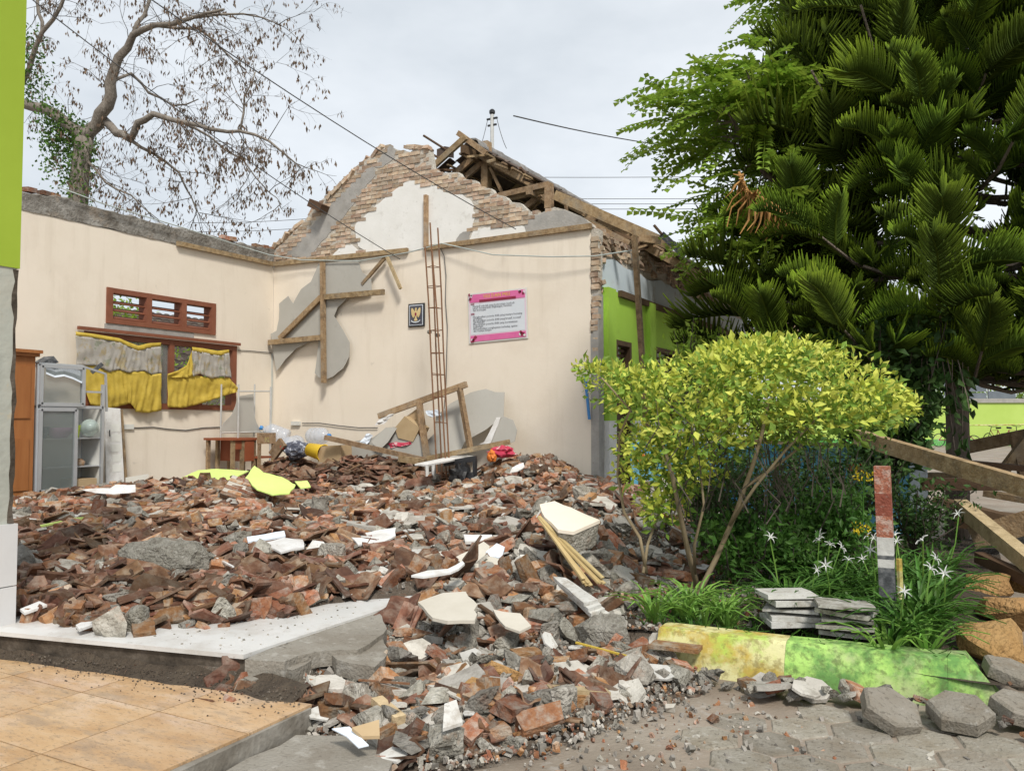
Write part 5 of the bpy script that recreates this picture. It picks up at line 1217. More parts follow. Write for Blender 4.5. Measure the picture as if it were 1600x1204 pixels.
board('cardboard_scrap', 'cardboard', 'folded cardboard scrap at the bottom front of the rubble', 'cardboard', [(552, 1136), (592, 1122), (596, 1150), (562, 1152)], .04, .6)
board('plastic_scrap', 'bluewhite', 'pale blue plastic scrap beside the concrete slab', 'plastic', [(516, 1136), (548, 1134), (578, 1162), (560, 1166)], .03, .2, .004)
board('tile_scrap', 'whitetile', 'upright cream tile in the front gravel', 'tile', [(692, 1098), (716, 1094), (720, 1130), (690, 1134)], .05, .9)
# ================================================================== PAINTED KERB AND GARDEN
kz = .20
kb = thing('garden_kerb', 'mossy garden kerb painted yellow and lime green in the front right', 'kerb', (9.85, -6.5, 0))
def kseg(pts, m, name='kerb_face', h=kz):
    """sloping kerb: foot line pts, top set back"""
    r = []
    for (x, y) in pts: r.append([(x, y - .02, 0), (x, y + .01, h * .55 + .01 * fbm(x, y, 6, 2)), (x, y + .05, h - .012 + .008 * fbm(x, y, 9, 2)), (x, y + .075, h), (x, y + .19, h), (x, y + .20, 0)])
    MB().sheet(r).build(name, m, kb)
def lin(a, b, n): return [(a[0] + (b[0] - a[0]) * k / n, a[1] + (b[1] - a[1]) * k / n) for k in range(n + 1)]
kseg(lin((9.10, -6.52), (9.72, -6.50), 12), 'kerbyellow'); kseg(lin((9.721, -6.50), (10.399, -6.424), 14), 'kerbpaint')
E_ = [(10.621, -6.42, 0), (10.57, -6.39, kz * .55), (10.50, -6.35, kz - .012), (10.47, -6.325, kz), (10.47, -6.20, kz), (10.63, -6.19, 0)]
P_ = [(10.40, -6.444, 0), (10.40, -6.414, kz * .55), (10.40, -6.374, kz - .012), (10.40, -6.349, kz), (10.40, -6.234, kz), (10.40, -6.224, 0)]
mb = MB().sheet([P_, E_]); o_ = len(mb.v); mb.v += [Vector(p) for p in E_] + [Vector((10.53, -6.29, .09))]; mb.f += [(o_ + i, o_ + (i + 1) % 6, o_ + 6) for i in range(6)]; mb.build('kerb_end', 'kerbpaint', kb)
tag(MB().prism([(9.10, -6.62, .13), (9.34, -6.60, .13), (9.34, -6.52, .135), (9.10, -6.53, .135)], (0, 0, .02)).build('wood_strip', 'brick'), 'thin red brown strip lying on stones at the left end of the kerb', 'strip')
# uprooted pavers along the kerb
uh = hexmesh(.125, .06, 'uprooted_paver', 'paver')
for px_, py_, rt, lb in ((1388, 1118, (.35, .30, .3), 'first uprooted hexagonal paver tilted against the kerb'), (1500, 1122, (.22, -.1, .5), 'uprooted hexagonal paver in front of the kerb corner'), (1580, 1082, (.1, .25, .2), 'uprooted hexagonal paver lying high at the right edge'), (1596, 1118, (.2, .1, .7), 'lowest uprooted hexagonal paver at the right edge')):
    p = onZ(px_, py_, .05); tag(inst('uprooted_paver', uh, eul(*rt, p + Vector((0, 0, .0 if 'high' not in lb else .06)))), lb, 'paver')
# stones along the kerb foot
for k in range(90):
    t = rnd(0, 1); x = 9.1 + 1.9 * t; y = -6.62 - abs(random.gauss(0, .10)) + .06 * t; kd = random.choice(('lump', 'lump', 'lump', 'brick', 'slab')); s_ = rnd(.4, .9) * (1 if t < .6 else .5)
    nm, lb, ct, gr = ('stone', 'grey broken stone lying along the foot of the painted kerb', 'stone', 'stones along the kerb') if kd != 'brick' else ('brick', 'small brick bit lying along the foot of the painted kerb', 'brick', 'brick bits along the kerb')
    tag(inst(nm, random.choice(LIB[kd]), eul(rnd(-.4, .4), rnd(-.4, .4), rnd(0, 6), (x, y, .03 + rnd(0, .05)), s_)), lb, ct, gr)
# tile stacks in the bed
def stack(pxc, n, m_, wpx, who, rot):
    p = onZ(*pxc, .17)
    for k in range(n):
        o = inst('floor_tile', STK[k % 3 + (3 if 'right' in who else 0)], eul(rnd(-.05, .05), rnd(-.04, .04), rot + rnd(-.25, .25), (p.x + rnd(-.02, .02), p.y + rnd(-.02, .02), .20 + k * .034)))
        tag(o, '%s tile in the %s stack behind the painted kerb' % (['lowest', 'second lowest', 'middle', 'second highest', 'topmost', 'sixth'][k], who), 'tile')
def stile(w_, d_, t, m_='whitetile'):
    q = ragged([(-w_ / 2, -d_ / 2), (w_ / 2, -d_ / 2), (w_ / 2, d_ / 2), (-w_ / 2, d_ / 2)], .008, .1); return MB().prism([(x, y, 0) for x, y in q], (0, 0, t)).mesh('floor_tile', m_)
STK = [stile(.27, .22, .03), stile(.25, .22, .022), stile(.28, .2, .012), stile(.25, .2, .02, 'dirtytile'), stile(.27, .22, .014, 'dirtytile'), stile(.24, .2, .012, 'dirtytile')]
stack((1235, 980), 5, None, 0, 'left tilted white', .3); stack((1325, 998), 5, None, 0, 'right grey', .05)
# striped post
mat('postdeep', [(0.19, 0.055, 0.035), (0.28, 0.085, 0.055)], 25, 0.92, 0.7, 90, spots=[(40, 0.6, 0.05, (0.42, 0.30, 0.25), 0.5)])
pt = thing('striped_post', 'slim concrete post striped red white and black in the garden', 'post', onZ(1388, 985, .15))
p = onZ(1390, 992, .14); tw = Vector((-.016, .0, 0))
def pz(py_): return onY(1385, py_, p.y).z
for a_, c_, m_ in ((pz(990), pz(885), 'postdark'), (pz(885), pz(872), 'postwhite'), (pz(872), pz(866), 'postdark'), (pz(866), pz(838), 'postwhite'), (pz(838), pz(805), 'postred'), (pz(805), pz(770), 'postdeep'), (pz(770), pz(728), 'postred')):
    o_ = tw * (a_ - .15); o2 = tw * (c_ - .15); w_ = .038
    MB().add([(p.x + sx * w_ + (o_ if k == 0 else o2).x * 1.5, p.y + sy * w_, (a_ if k == 0 else c_)) for k in (0, 1) for sx, sy in ((-1, -1), (1, -1), (1, 1), (-1, 1))], [(3, 2, 1, 0), (4, 5, 6, 7), (0, 1, 5, 4), (1, 2, 6, 5), (2, 3, 7, 6), (3, 0, 4, 7)]).build('stripe', m_, pt)
tag(MB().tube([(p.x + .06, p.y + .02, .12), (p.x + .05, p.y + .02, pz(872))], .016, 6).build('stake', 'kerbyellow'), 'thin yellow stake standing beside the striped post', 'stake')
# blue painted planter wall
mw = thing('mural_wall', 'low blue painted wall with red butterfly behind the shrubs', 'wall', (8.7, -2.0, 0))
MB().box((7.3, -2.07, .0), (10.12, -1.93, 1.02)).build('wall', 'mural', mw); MB().box((10.02, -2.09, .45), (10.16, -1.9, 1.04)).build('pillar', 'paleblue', mw)
def mdec(pts, m_, d=.004): MB().prism([Vector((onY(x, y, -2.07).x, -2.071 - d, onY(x, y, -2.07).z)) for x, y in pts], (0, -.002, 0)).build('painting', m_, mw)
mdec([(1324, 728), (1332, 720), (1338, 728), (1334, 740), (1326, 739)], 'red'); mdec([(1338, 728), (1346, 720), (1352, 727), (1349, 738), (1340, 740)], 'red'); mdec([(1335, 726), (1340, 726), (1340, 740), (1335, 740)], 'yellow', .007)
mdec([(990, 708), (1000, 702), (1010, 712), (1004, 724), (992, 720)], 'orange'); mdec([(1150, 740), (1160, 734), (1168, 742), (1160, 752)], 'palepink')
for k in range(7):
    x = 1398 + k * 6 + rnd(-2, 2); h_ = rnd(28, 52); mdec([(x, 800), (x + 3, 800), (x + 1 + rnd(-4, 4), 800 - h_)], 'muralgrass')
bpl = tag(MB().beam(onY(1150, 688, -2.2), onY(1432, 700, -2.2), .12, .035).build('plank', 'wood'), 'brown plank lying along the top of the blue wall', 'plank')

# ------------------------------------------------------------------ lilies and ground cover
def strapleaf(mb_, base, dirv, L, wd, arch, n=5):
    side = Vector((-dirv.y, dirv.x, 0)); o = len(mb_.v)
    for i in range(n + 1):
        t = i / n; p = Vector(base) + dirv * (L * t * (.35 + .65 * t * arch)) + Vector((0, 0, L * (t - arch * .62 * t * t * t))); w_ = wd * (1 - t) ** .6 * (.6 + .8 * t if t < .4 else 1)
        mb_.v += [p - side * w_ / 2, p + Vector((0, 0, -.004)) , p + side * w_ / 2]
    for i in range(n): a = o + i * 3; mb_.f += [(a, a + 1, a + 4, a + 3), (a + 1, a + 2, a + 5, a + 4)]
def lilymesh(L, nl, m_):
    b_ = MB()
    for k in range(nl): a = 2 * PI * k / nl + rnd(-.3, .3); strapleaf(b_, (.015 * math.cos(a), .015 * math.sin(a), 0), Vector((math.cos(a), math.sin(a), 0)), L * rnd(.7, 1.1), rnd(.018, .03), rnd(.5, .95))
    return b_.mesh('leaves', m_)
def flowermesh(h):
    st_ = MB(); st_.tube([(0, 0, 0), (.01, .01, h * .6), (.03, .0, h)], .004, 4); fl = MB()
    for k in range(6):
        a = PI / 3 * k; d = Vector((math.cos(a), math.sin(a), 0)); strapleaf(fl, (0, 0, 0), d, .036, .010, 1.15, 3)
    T_ = Matrix.Translation((.03, 0, h)) @ Matrix.Rotation(1.0, 4, 'Y'); fl.v = [T_ @ v for v in fl.v]
    return st_.mesh('stalk', 'lilylight'), fl.mesh('flower', 'petal')
LM = [lilymesh(.34, 15, 'lily') for _ in range(3)] + [lilymesh(.26, 13, 'lilylight') for _ in range(3)]; FM = [flowermesh(h) for h in (.28, .34, .4)]
def lily(x, y, z, k, fl, group, lb):
    t = thing('lily_plant', lb, 'plant', (x, y, z), group); inst('leaves', LM[k], eul(0, 0, rnd(0, 6), (x, y, z), rnd(.8, 1.25)), t)
    for _ in range(fl):
        s_, f_ = random.choice(FM); M4 = eul(rnd(-.25, .25), rnd(-.25, .25), rnd(0, 6), (x, y, z), rnd(.85, 1.2)); inst('stalk', s_, M4, t); inst('flower', f_, M4, t)
for k in range(70):
    if k < 26: x, y = rnd(9.55, 10.15), rnd(-5.9, -4.4)
    else: x, y = rnd(10.15, 10.75), -6.15 + 1.9 * random.random() ** 1.2
    if topx((x, y, .2))[0] > 1475: continue
    lily(x, y, soilz(x, y) - .01, random.randrange(3), random.choice((0, 0, 1, 1)), 'white lilies in the garden bed', 'green strap leaved lily with white star flowers in the garden bed')
for k in range(26):
    if k < 12: x, y = rnd(8.98, 9.45), rnd(-6.32, -5.9)
    else: x, y = rnd(10.1, 10.75), rnd(-6.3, -5.75)
    if topx((x, y, .2))[0] > 1500: continue
    lily(x, y, soilz(x, y) - .01 if x < 10.7 else .1, 3 + random.randrange(3), 0, 'pale green tufts behind the kerb', 'pale green leafy tuft growing just behind the painted kerb')
gr = MB()
for k in range(2600):
    x, y = rnd(8.95, 10.75), -6.33 + 3.9 * random.random() ** 1.5; a = rnd(0, 6.3)
    if topx((x, y, .2))[0] > 1490: continue
    strapleaf(gr, (x, y, soilz(x, y) - .01), Vector((math.cos(a), math.sin(a), 0)), rnd(.05, .16), rnd(.008, .016), rnd(.3, .9), 2)
tag(gr.build('ground_cover', 'lily'), 'low weeds and grass covering the garden soil', 'grass', kind='stuff')

# ------------------------------------------------------------------ leaves
def leafquad(mb_, p, d, up, L, W):
    """small folded leaf, two quads"""
    s_ = d.cross(up); s_ = s_.normalized() if s_.length > 1e-5 else d.orthogonal().normalized(); u = s_.cross(d); o = len(mb_.v)
    mb_.v += [p, p + d * L * .5 + s_ * W / 2 + u * W * .18, p + d * L - u * L * .12, p + d * L * .5 - s_ * W / 2 + u * W * .18, p + d * L * .5]
    mb_.f += [(o, o + 1, o + 4), (o + 1, o + 2, o + 4), (o + 2, o + 3, o + 4), (o + 3, o, o + 4)]
def rdir(): return Vector((random.gauss(0, 1), random.gauss(0, 1), random.gauss(0, 1))).normalized()
# golden shrub
gs = thing('golden_shrub', 'golden variegated shrub with umbrella crown and slanting stems in the garden', 'shrub', onZ(1090, 930, .2))
sb = onZ(1090, 930, .2); BD = (sb - CAM).dot(_F)
def sp(px_, py_, dd=0): return atD(px_, py_, BD + dd)
stems = [[(1090, 930), (1120, 870), (1150, 800), (1175, 730), (1190, 680), (1200, 630)], [(1092, 925), (1075, 860), (1062, 800), (1050, 740), (1035, 690)], [(1086, 905), (1085, 850), (1100, 790), (1095, 740)], [(1140, 820), (1180, 760), (1230, 700), (1290, 640)], [(1010, 895), (1000, 840), (975, 800), (965, 740), (968, 680), (985, 640), (940, 590)], [(1005, 895), (1012, 850), (1030, 800)], [(1165, 760), (1210, 730), (1260, 690)]]
for k, s_ in enumerate(stems): MB().tube([sp(x, y, .12 * math.sin(i * 1.3 + k)) for i, (x, y) in enumerate(s_)], [(.019 if k in (0, 1) else .011) * (1 - .6 * i / len(s_)) for i in range(len(s_))], 7).build('stem', 'stem', gs, True)
tw_ = MB()
for k in range(90):
    x, y = rnd(1000, 1330), rnd(690, 830); p = sp(x, y, rnd(-.3, .5)); tw_.tube([p, p + Vector((rnd(-.08, .08), rnd(-.08, .08), .12)), p + Vector((rnd(-.16, .16), rnd(-.16, .16), .28))], [.005, .004, .002], 3, False)
tag(tw_.build('twigs', 'twig', gs), kind='stuff')
clumps = []
for (x, y, rx, rz) in ((1190, 575, .50, .20), (1110, 600, .40, .22), (1280, 605, .46, .22), (1200, 640, .55, .20), (1345, 635, .34, .18), (1090, 660, .34, .22), (1020, 640, .26, .16), (960, 600, .20, .13), (1050, 720, .24, .18), (1300, 650, .40, .16), (1395, 645, .16, .12), (1010, 590, .22, .10), (1020, 790, .14, .14), (925, 578, .10, .06), (1130, 690, .3, .12), (1230, 560, .34, .12), (1060, 760, .16, .14), (1400, 615, .10, .08), (1000, 700, .2, .16), (1040, 690, .22, .2), (1085, 730, .2, .16), (1230, 670, .26, .12), (1040, 800, .12, .12), (985, 740, .12, .14), (1180, 548, .2, .08), (1270, 565, .22, .09), (1120, 560, .18, .09)):
    for dd in ((-.22, .15, .5) if rx > .3 else (0, .25)): clumps.append((sp(x + rnd(-12, 12), y + rnd(-6, 6), dd), rx * rnd(.75, 1), rz))
gl, vl = MB(), MB()
for c_, rx, rz in clumps:
    n_ = int(300 * rx / .3)
    for _ in range(n_):
        d = rdir(); r_ = random.random() ** .4; p = c_ + Vector((d.x * rx, d.y * rx, d.z * rz)) * r_
        if d.z < -.3 and random.random() < .5: continue
        o_ = (d + Vector((0, 0, .35)) + rdir() * .7).normalized()
        if random.random() < .35: o_.z = -abs(o_.z) * .6
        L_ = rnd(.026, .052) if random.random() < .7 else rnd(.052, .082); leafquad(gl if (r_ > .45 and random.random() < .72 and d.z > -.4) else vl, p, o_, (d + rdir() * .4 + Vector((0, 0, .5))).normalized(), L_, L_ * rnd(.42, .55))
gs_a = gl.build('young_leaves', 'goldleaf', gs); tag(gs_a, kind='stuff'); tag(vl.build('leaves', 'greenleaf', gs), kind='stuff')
# dark shrubs under and behind it
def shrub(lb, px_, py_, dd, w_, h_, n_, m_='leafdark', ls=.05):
    t = thing('dark_shrub', lb, 'shrub', sp(px_, py_, dd) * 1.0, 'dark shrubs'); base = t.location.copy(); st_ = MB(); lf = MB()
    for k in range(26):
        a = rnd(0, 6.3); q = base + Vector((math.cos(a) * w_ * rnd(.2, 1), math.sin(a) * w_ * rnd(.2, 1), h_ * rnd(.5, 1))); m1 = base.lerp(q, .5) + rdir() * .06; st_.tube([base + rdir() * .03, m1, q], [.009, .006, .003], 4, False)
        for _ in range(n_ // 26): u_ = rnd(.3, 1.05); p = base.lerp(q, u_) + rdir() * rnd(0, .14); L_ = ls * rnd(.6, 1.2); leafquad(lf, p, (rdir() + Vector((0, 0, .2))).normalized(), rdir(), L_, L_ * .45)
    tag(st_.build('stems', 'twig', t), kind='stuff'); tag(lf.build('leaves', m_, t), kind='stuff')
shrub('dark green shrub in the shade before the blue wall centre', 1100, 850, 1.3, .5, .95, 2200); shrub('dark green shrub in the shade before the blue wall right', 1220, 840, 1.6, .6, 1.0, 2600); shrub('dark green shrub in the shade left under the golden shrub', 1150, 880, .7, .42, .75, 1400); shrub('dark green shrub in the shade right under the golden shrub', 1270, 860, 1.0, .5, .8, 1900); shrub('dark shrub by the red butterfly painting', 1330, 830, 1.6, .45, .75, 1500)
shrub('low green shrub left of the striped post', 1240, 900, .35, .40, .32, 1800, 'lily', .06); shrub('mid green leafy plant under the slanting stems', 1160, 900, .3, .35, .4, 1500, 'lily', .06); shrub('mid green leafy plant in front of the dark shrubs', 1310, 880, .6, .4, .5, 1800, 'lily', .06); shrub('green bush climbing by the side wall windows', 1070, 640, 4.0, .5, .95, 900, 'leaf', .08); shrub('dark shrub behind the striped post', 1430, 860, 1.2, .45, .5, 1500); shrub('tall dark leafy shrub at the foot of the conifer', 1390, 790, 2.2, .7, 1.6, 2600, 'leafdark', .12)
for x_, y_, lb in ((1350, 743, 'upper'), (1348, 826, 'lower')):
    yf = MB(); c_ = sp(x_, y_, .1)
    for _ in range(42): leafquad(yf, c_ + Vector((rnd(-.055, .055), rnd(-.04, .04), rnd(-.035, .035))), (rdir() + Vector((0, -.5, .5))).normalized(), rdir(), .022, .012)
    ft = thing('yellow_flower', '%s cluster of small yellow flowers left of the striped post' % lb, 'flower', c_); yf.build('blossoms', 'yellowflower', ft); MB().tube([c_, c_ + Vector((-.02, .05, -.35))], .004, 4).build('stalk', 'lily', ft)

# ------------------------------------------------------------------ conifer
CT = Vector((10.38, -.85, 0)); ct = thing('conifer_tree', 'large dark green conifer with feathery fronds on the right', 'tree', CT)
MB().tube([CT + Vector((.03 * math.sin(z), .02 * math.cos(z), z)) for z in (0, 1, 2, 3, 4, 5, 6, 7, 8)], [.12, .115, .11, .10, .09, .08, .07, .05, .03], 10).build('trunk', 'bark', ct, True)
def frond(L, nb, seg, wmax, seed, rr=.0105, nn=4, ns=3):
    b_ = MB(); tint = []
    ax = lambda t: Vector((L * t, 0, .16 * L * math.sin(t * 2.2) - .10 * L * t * t))
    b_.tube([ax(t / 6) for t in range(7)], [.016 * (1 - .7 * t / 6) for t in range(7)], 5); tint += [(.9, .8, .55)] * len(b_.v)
    for s_ in (-1, 1, 0):
        for k in range(nb if s_ else nb // 2):
            t = .06 + .94 * (k + rnd(0, .6)) / (nb if s_ else nb / 2); t = min(t, 1); ln = wmax * (.45 + .55 * math.sin(min(1, t * 1.25) * PI * .62 + .45)) * rnd(.85, 1.1) * (1 - .55 * max(0, t - .7) / .3)
            fw = .45 + 1.3 * t * t; d = Vector((fw, s_ * 1.0 + rnd(-.12, .12), .25 + (.8 if s_ == 0 else 0))).normalized(); p = ax(t); o = len(b_.v); pts = []
            for i in range(nn): u = i / (nn - 1); pts.append(p + d * ln * u + Vector((0, 0, ln * .55 * u * u - (.10 * ln * u if s_ else 0))))
            b_.tube(pts, [rr * ((1.25 if i % 2 else .85) if i < nn - 1 else .4) for i in range(nn)], ns, False)
            for i in range(nn): u = i / (nn - 1); tint += [(.7 + 1.7 * u * u, .7 + 1.45 * u * u, .7 + .4 * u)] * ns  # young tips lighter green; dark base and bright tip also imitate lit ends
    return b_, tint
FR = []
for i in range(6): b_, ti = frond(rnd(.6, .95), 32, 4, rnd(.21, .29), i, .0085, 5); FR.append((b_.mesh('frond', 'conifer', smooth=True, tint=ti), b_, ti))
FL_ = []
for i in range(3): b_, ti = frond(.7, 14, 3, .34, i + 9, .014, 3, 3); FL_.append((b_, ti))
tips = []
for wv in range(18):
    z = (1.78, 1.95, 2.12, 2.32, 2.55)[wv] if wv < 5 else 2.55 + (wv - 4) * .36; nbr = 8; R_ = (2.3 - .105 * max(0, wv - 1.5)) * (.8 if wv == 0 else 1)
    for k in range(nbr):
        a = 2 * PI * (k + .5 * (wv % 2)) / nbr + rnd(-.2, .2); d = Vector((math.cos(a), math.sin(a), 0)); Rk = R_ * rnd(.8, 1.1) * (1 + (.04 * max(0, -d.x) if z < 3.4 else 0))
        pts = [CT + Vector((0, 0, z)) + d * Rk * t + Vector((0, 0, Rk * (-.20 * math.sin(t * 2.0) + .20 * t * t))) for t in (0, .25, .5, .75, 1)]
        if d.dot(Vector((_F.x, _F.y, 0))) > .6: continue
        MB().tube(pts, [.035, .03, .024, .017, .01], 5).build('branch', 'bark', ct)
        for t, side in ((.34, 1), (.42, -1), (.52, 1), (.6, -1), (.7, 1), (.78, -1), (.88, 1), (.94, -1), (1, 0)):
            i = min(3, int(t * 4)); p = pts[i].lerp(pts[i + 1], t * 4 - i); yaw_ = a + side * rnd(.5, .95); tips.append((p, yaw_, rnd(-.85, .25), rnd(-.6, .6), rnd(.65, 1.15) * (.85 + .15 * t)))
def fscore(tp):
    x, y, d = topx(tp[0]); return d + (100 if (x > 1720 or y < -150 or x < 900) else 0)
tips = [t_ for t_ in tips if -250 < topx(t_[0])[1] and topx(t_[0])[0] < 1900]; tips.sort(key=fscore); restv, rt = MB(), []
nd = 0
for k, (p, yw, pit, rol, s_) in enumerate(tips):
    M4 = Matrix.Translation(p) @ Matrix.Rotation(yw, 4, 'Z') @ Matrix.Rotation(pit, 4, 'Y') @ Matrix.Rotation(rol, 4, 'X') @ Matrix.Diagonal((s_, s_, s_, 1))
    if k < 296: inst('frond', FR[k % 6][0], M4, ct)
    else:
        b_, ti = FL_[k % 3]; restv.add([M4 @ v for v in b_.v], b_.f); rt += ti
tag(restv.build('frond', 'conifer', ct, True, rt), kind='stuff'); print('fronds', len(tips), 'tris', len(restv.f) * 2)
dp = atD(1150, 268, 8.0); b_, ti = frond(.75, 24, 4, .3, 77); M4 = Matrix.Translation(dp) @ Matrix.Rotation(-.1, 4, 'Z') @ Matrix.Rotation(.65, 4, 'Y') @ Matrix.Rotation(2.6, 4, 'X')
db = MB(); db.add([(lambda q: q + Vector((noise.noise(q * 7), noise.noise(q * 7 + Vector((9, 0, 0))), noise.noise(q * 7 + Vector((0, 9, 0))) - .3)) * .07)(M4 @ v) for v in b_.v], b_.f); do = db.build('frond', 'deadfrond', ct, True); do['label'] = 'dead orange brown frond'
for p, q in (((1268, 110), (1352, 250)), ((1345, 8), (1410, 205))): MB().tube(sag(atD(*p, 7.9), atD(*q, 8.4), .05), .012, 5).build('bare_branch', 'bark', ct)

# ------------------------------------------------------------------ leafy trees
def pinnate(L, n_, ll):
    b_ = MB(); ax = lambda t: Vector((L * t, 0, -.22 * L * t * t)); b_.tube([ax(t / 4) for t in range(5)], .004, 3, False)
    for k in range(n_):
        t = .12 + .88 * k / (n_ - 1)
        for s_ in (-1, 1): leafquad(b_, ax(t), Vector((.45, s_, rnd(-.4, .1))).normalized(), Vector((0, 0, 1)), ll * rnd(.8, 1.1) * (1 - .35 * t), ll * .6)
    return b_
PN = [pinnate(rnd(.5, .8), random.choice((8, 10, 11)), rnd(.11, .145)) for _ in range(6)]
def leaftree(lb, base, limbs, rng, n_, m_='leaf'):
    t = thing('leafy_tree', lb, 'tree', base); 
    tr = MB(); pts_all = []
    for li, (pts, r0) in enumerate(limbs):
        P_ = [Vector(p) for p in pts]; tb_ = MB().tube(P_, [r0 * (1 - .75 * i / (len(P_) - 1)) for i in range(len(P_))], 8); tb_.build('trunk' if li == 0 else 'branch', 'bark', t, True)
        if li: pts_all += [P_[i].lerp(P_[i + 1], u) for i in range(len(P_) - 1) for u in (.2, .5, .8)] + [P_[-1]] * 3
    cr = MB(); sg = MB()
    for k in range(n_):
        c_ = random.choice(pts_all); d = rdir(); d.z *= .6; p = c_ + d * rnd(.1, rng); b_ = random.choice(PN); yw = math.atan2(d.y, d.x) + rnd(-.7, .7)
        M4 = Matrix.Translation(p) @ Matrix.Rotation(yw, 4, 'Z') @ Matrix.Rotation(rnd(-.4, .5), 4, 'Y') @ Matrix.Rotation(rnd(-.5, .5), 4, 'X'); cr.add([M4 @ v for v in b_.v], b_.f)
        if k % 3 == 0: sg.tube([c_, c_.lerp(p, .5) + Vector((0, 0, .05)), p], [.012, .008, .004], 3, False)
    tag(cr.build('crown', m_, t), kind='stuff'); tag(sg.build('twigs', 'bark', t), kind='stuff')
TD = 9.6
def tp_(x, y, dd=0): return atD(x + 45, y, TD + dd)
base = tp_(1330, 640); base.z = 0
leaftree('light green leafy tree with feathered leaves behind the conifer', base, [([base, base + Vector((0, 0, 1.5)), tp_(1320, 420), tp_(1300, 250), tp_(1310, 80)], .16), ([tp_(1320, 420), tp_(1230, 330, -.3), tp_(1150, 270, -.5), tp_(1090, 170, -.6)], .07), ([tp_(1300, 280), tp_(1230, 200), tp_(1180, 130, .3)], .06), ([tp_(1320, 440), tp_(1220, 400, -.4), tp_(1130, 350, -.6)], .06),
     ([tp_(1300, 200), tp_(1260, 90, .4), tp_(1240, -20, .5)], .06), ([tp_(1320, 300), tp_(1420, 180), tp_(1520, 60, .3)], .07), ([tp_(1310, 150), tp_(1380, 40), tp_(1450, -60)], .05), ([tp_(1250, 330), tp_(1190, 220, -.4), tp_(1130, 140, -.5)], .05)], .75, 1300)
# dark broad leaves hanging beyond the conifer's foot
hb = thing('hanging_branch', 'dark broad leaved branch hanging before the far green wall', 'branch', atD(1490, 560, 7.0)); hl = MB(); hs = MB()
for k in range(10):
    p = atD(1440 + 8 * k, 560, 7.0); q = atD(1452 + 8 * k + rnd(-14, 14), rnd(620, 705), 7.0 + rnd(-.3, .3)); hs.tube(sag(p, q, -.02, 5), .005, 3)
    for _ in range(9): u_ = rnd(.2, 1); a_ = p.lerp(q, u_) + rdir() * .05; leafquad(hl, a_, (Vector((rnd(-1, 1), rnd(-.4, .4), -.9))).normalized(), rdir(), rnd(.08, .13), rnd(.05, .07))
hs.build('stems', 'bark', hb); tag(hl.build('leaves', 'leafdark', hb), kind='stuff')

# ------------------------------------------------------------------ dry tree behind the left wall
DT = 16.0
def dp_(x, y, dd=0): return atD(x, y, DT + dd)
tb0 = dp_(122, 330); tb0.z = 0
dt = thing('dry_tree', 'big bare grey tree with withered brown leaves behind the left wall', 'tree', tb0)
limbs = [([tb0, dp_(122, 320), dp_(126, 260), dp_(132, 215)], [.30, .25, .24, .23]),
         ([dp_(132, 218), dp_(105, 195), dp_(70, 170, .2), (dp_(25, 158, .4)), dp_(-40, 150, .5)], [.19, .16, .14, .13, .12]),
         ([dp_(132, 218), dp_(152, 195), dp_(168, 165, -.2), dp_(172, 130, -.3), dp_(185, 90, -.3), dp_(208, 55, -.4), dp_(240, 40, -.6), dp_(300, 28, -.9), dp_(350, 15, -1.1)], [.20, .17, .16, .14, .11, .09, .07, .05, .03]),
         ([dp_(160, 185), dp_(182, 208, -.2), dp_(204, 218, -.4), dp_(215, 192, -.5), dp_(240, 178, -.7), dp_(280, 190, -1), dp_(330, 202, -1.3), dp_(375, 205, -1.5), dp_(420, 220, -1.6), dp_(470, 262, -1.8)], [.12, .11, .10, .09, .075, .06, .05, .04, .03, .015]),
         ([dp_(25, 158, .4), dp_(45, 110, .3), dp_(66, 50, .2), dp_(95, 10, .1), dp_(110, -30)], [.08, .07, .06, .05, .04]),
         ([dp_(66, 50, .2), dp_(60, 20, .3), dp_(58, -20, .3)], [.05, .045, .04]),
         ([dp_(172, 130, -.3), dp_(205, 115, .3), dp_(232, 145, .4), dp_(270, 165, .3), dp_(310, 155, .2)], [.05, .04, .035, .028, .015]),
         ([dp_(208, 55, -.4), dp_(225, 25, -.2), dp_(245, -20, 0)], [.06, .05, .04]),
         ([dp_(206, 220, -.4), dp_(240, 240, -.2), dp_(280, 270, 0), dp_(300, 310, .2), (dp_(318, 345, .2))], [.05, .04, .03, .02, .01]),
         ([dp_(375, 205, -1.5), dp_(382, 150, -1.4), dp_(400, 110, -1.4)], [.03, .022, .012]),
         ([dp_(280, 190, -1), dp_(330, 215, -.6), dp_(380, 250, -.5), dp_(420, 300, -.4), dp_(440, 320, -.4)], [.035, .028, .02, .014, .008]),
         ([dp_(240, 40, -.6), dp_(310, 45, -.4), dp_(350, 80, -.3), dp_(385, 110, -.2)], [.045, .035, .025, .012]),
         ([dp_(134, 250), dp_(165, 285, -.3), dp_(205, 305, -.4), dp_(250, 345, -.4)], [.04, .03, .02, .01]),
         ([dp_(300, 28, -.9), dp_(380, 22, -.8), dp_(440, 40, -.7)], [.04, .025, .012])]
for k, (pts, rad) in enumerate(limbs):
    P_ = [pts[0]]
    for a_, c_ in zip(pts, pts[1:]): P_ += [a_.lerp(c_, .5) + rdir() * (.04 if k else .0), c_]
    R2_ = [rad[0]]
    for a_, c_ in zip(rad, rad[1:]): R2_ += [(a_ + c_) / 2, c_]
    MB().tube(P_, [r_ * .72 for r_ in R2_], 8).build('trunk' if k == 0 else 'branch', 'greybark', dt, True)
tw_, lv = MB(), MB()
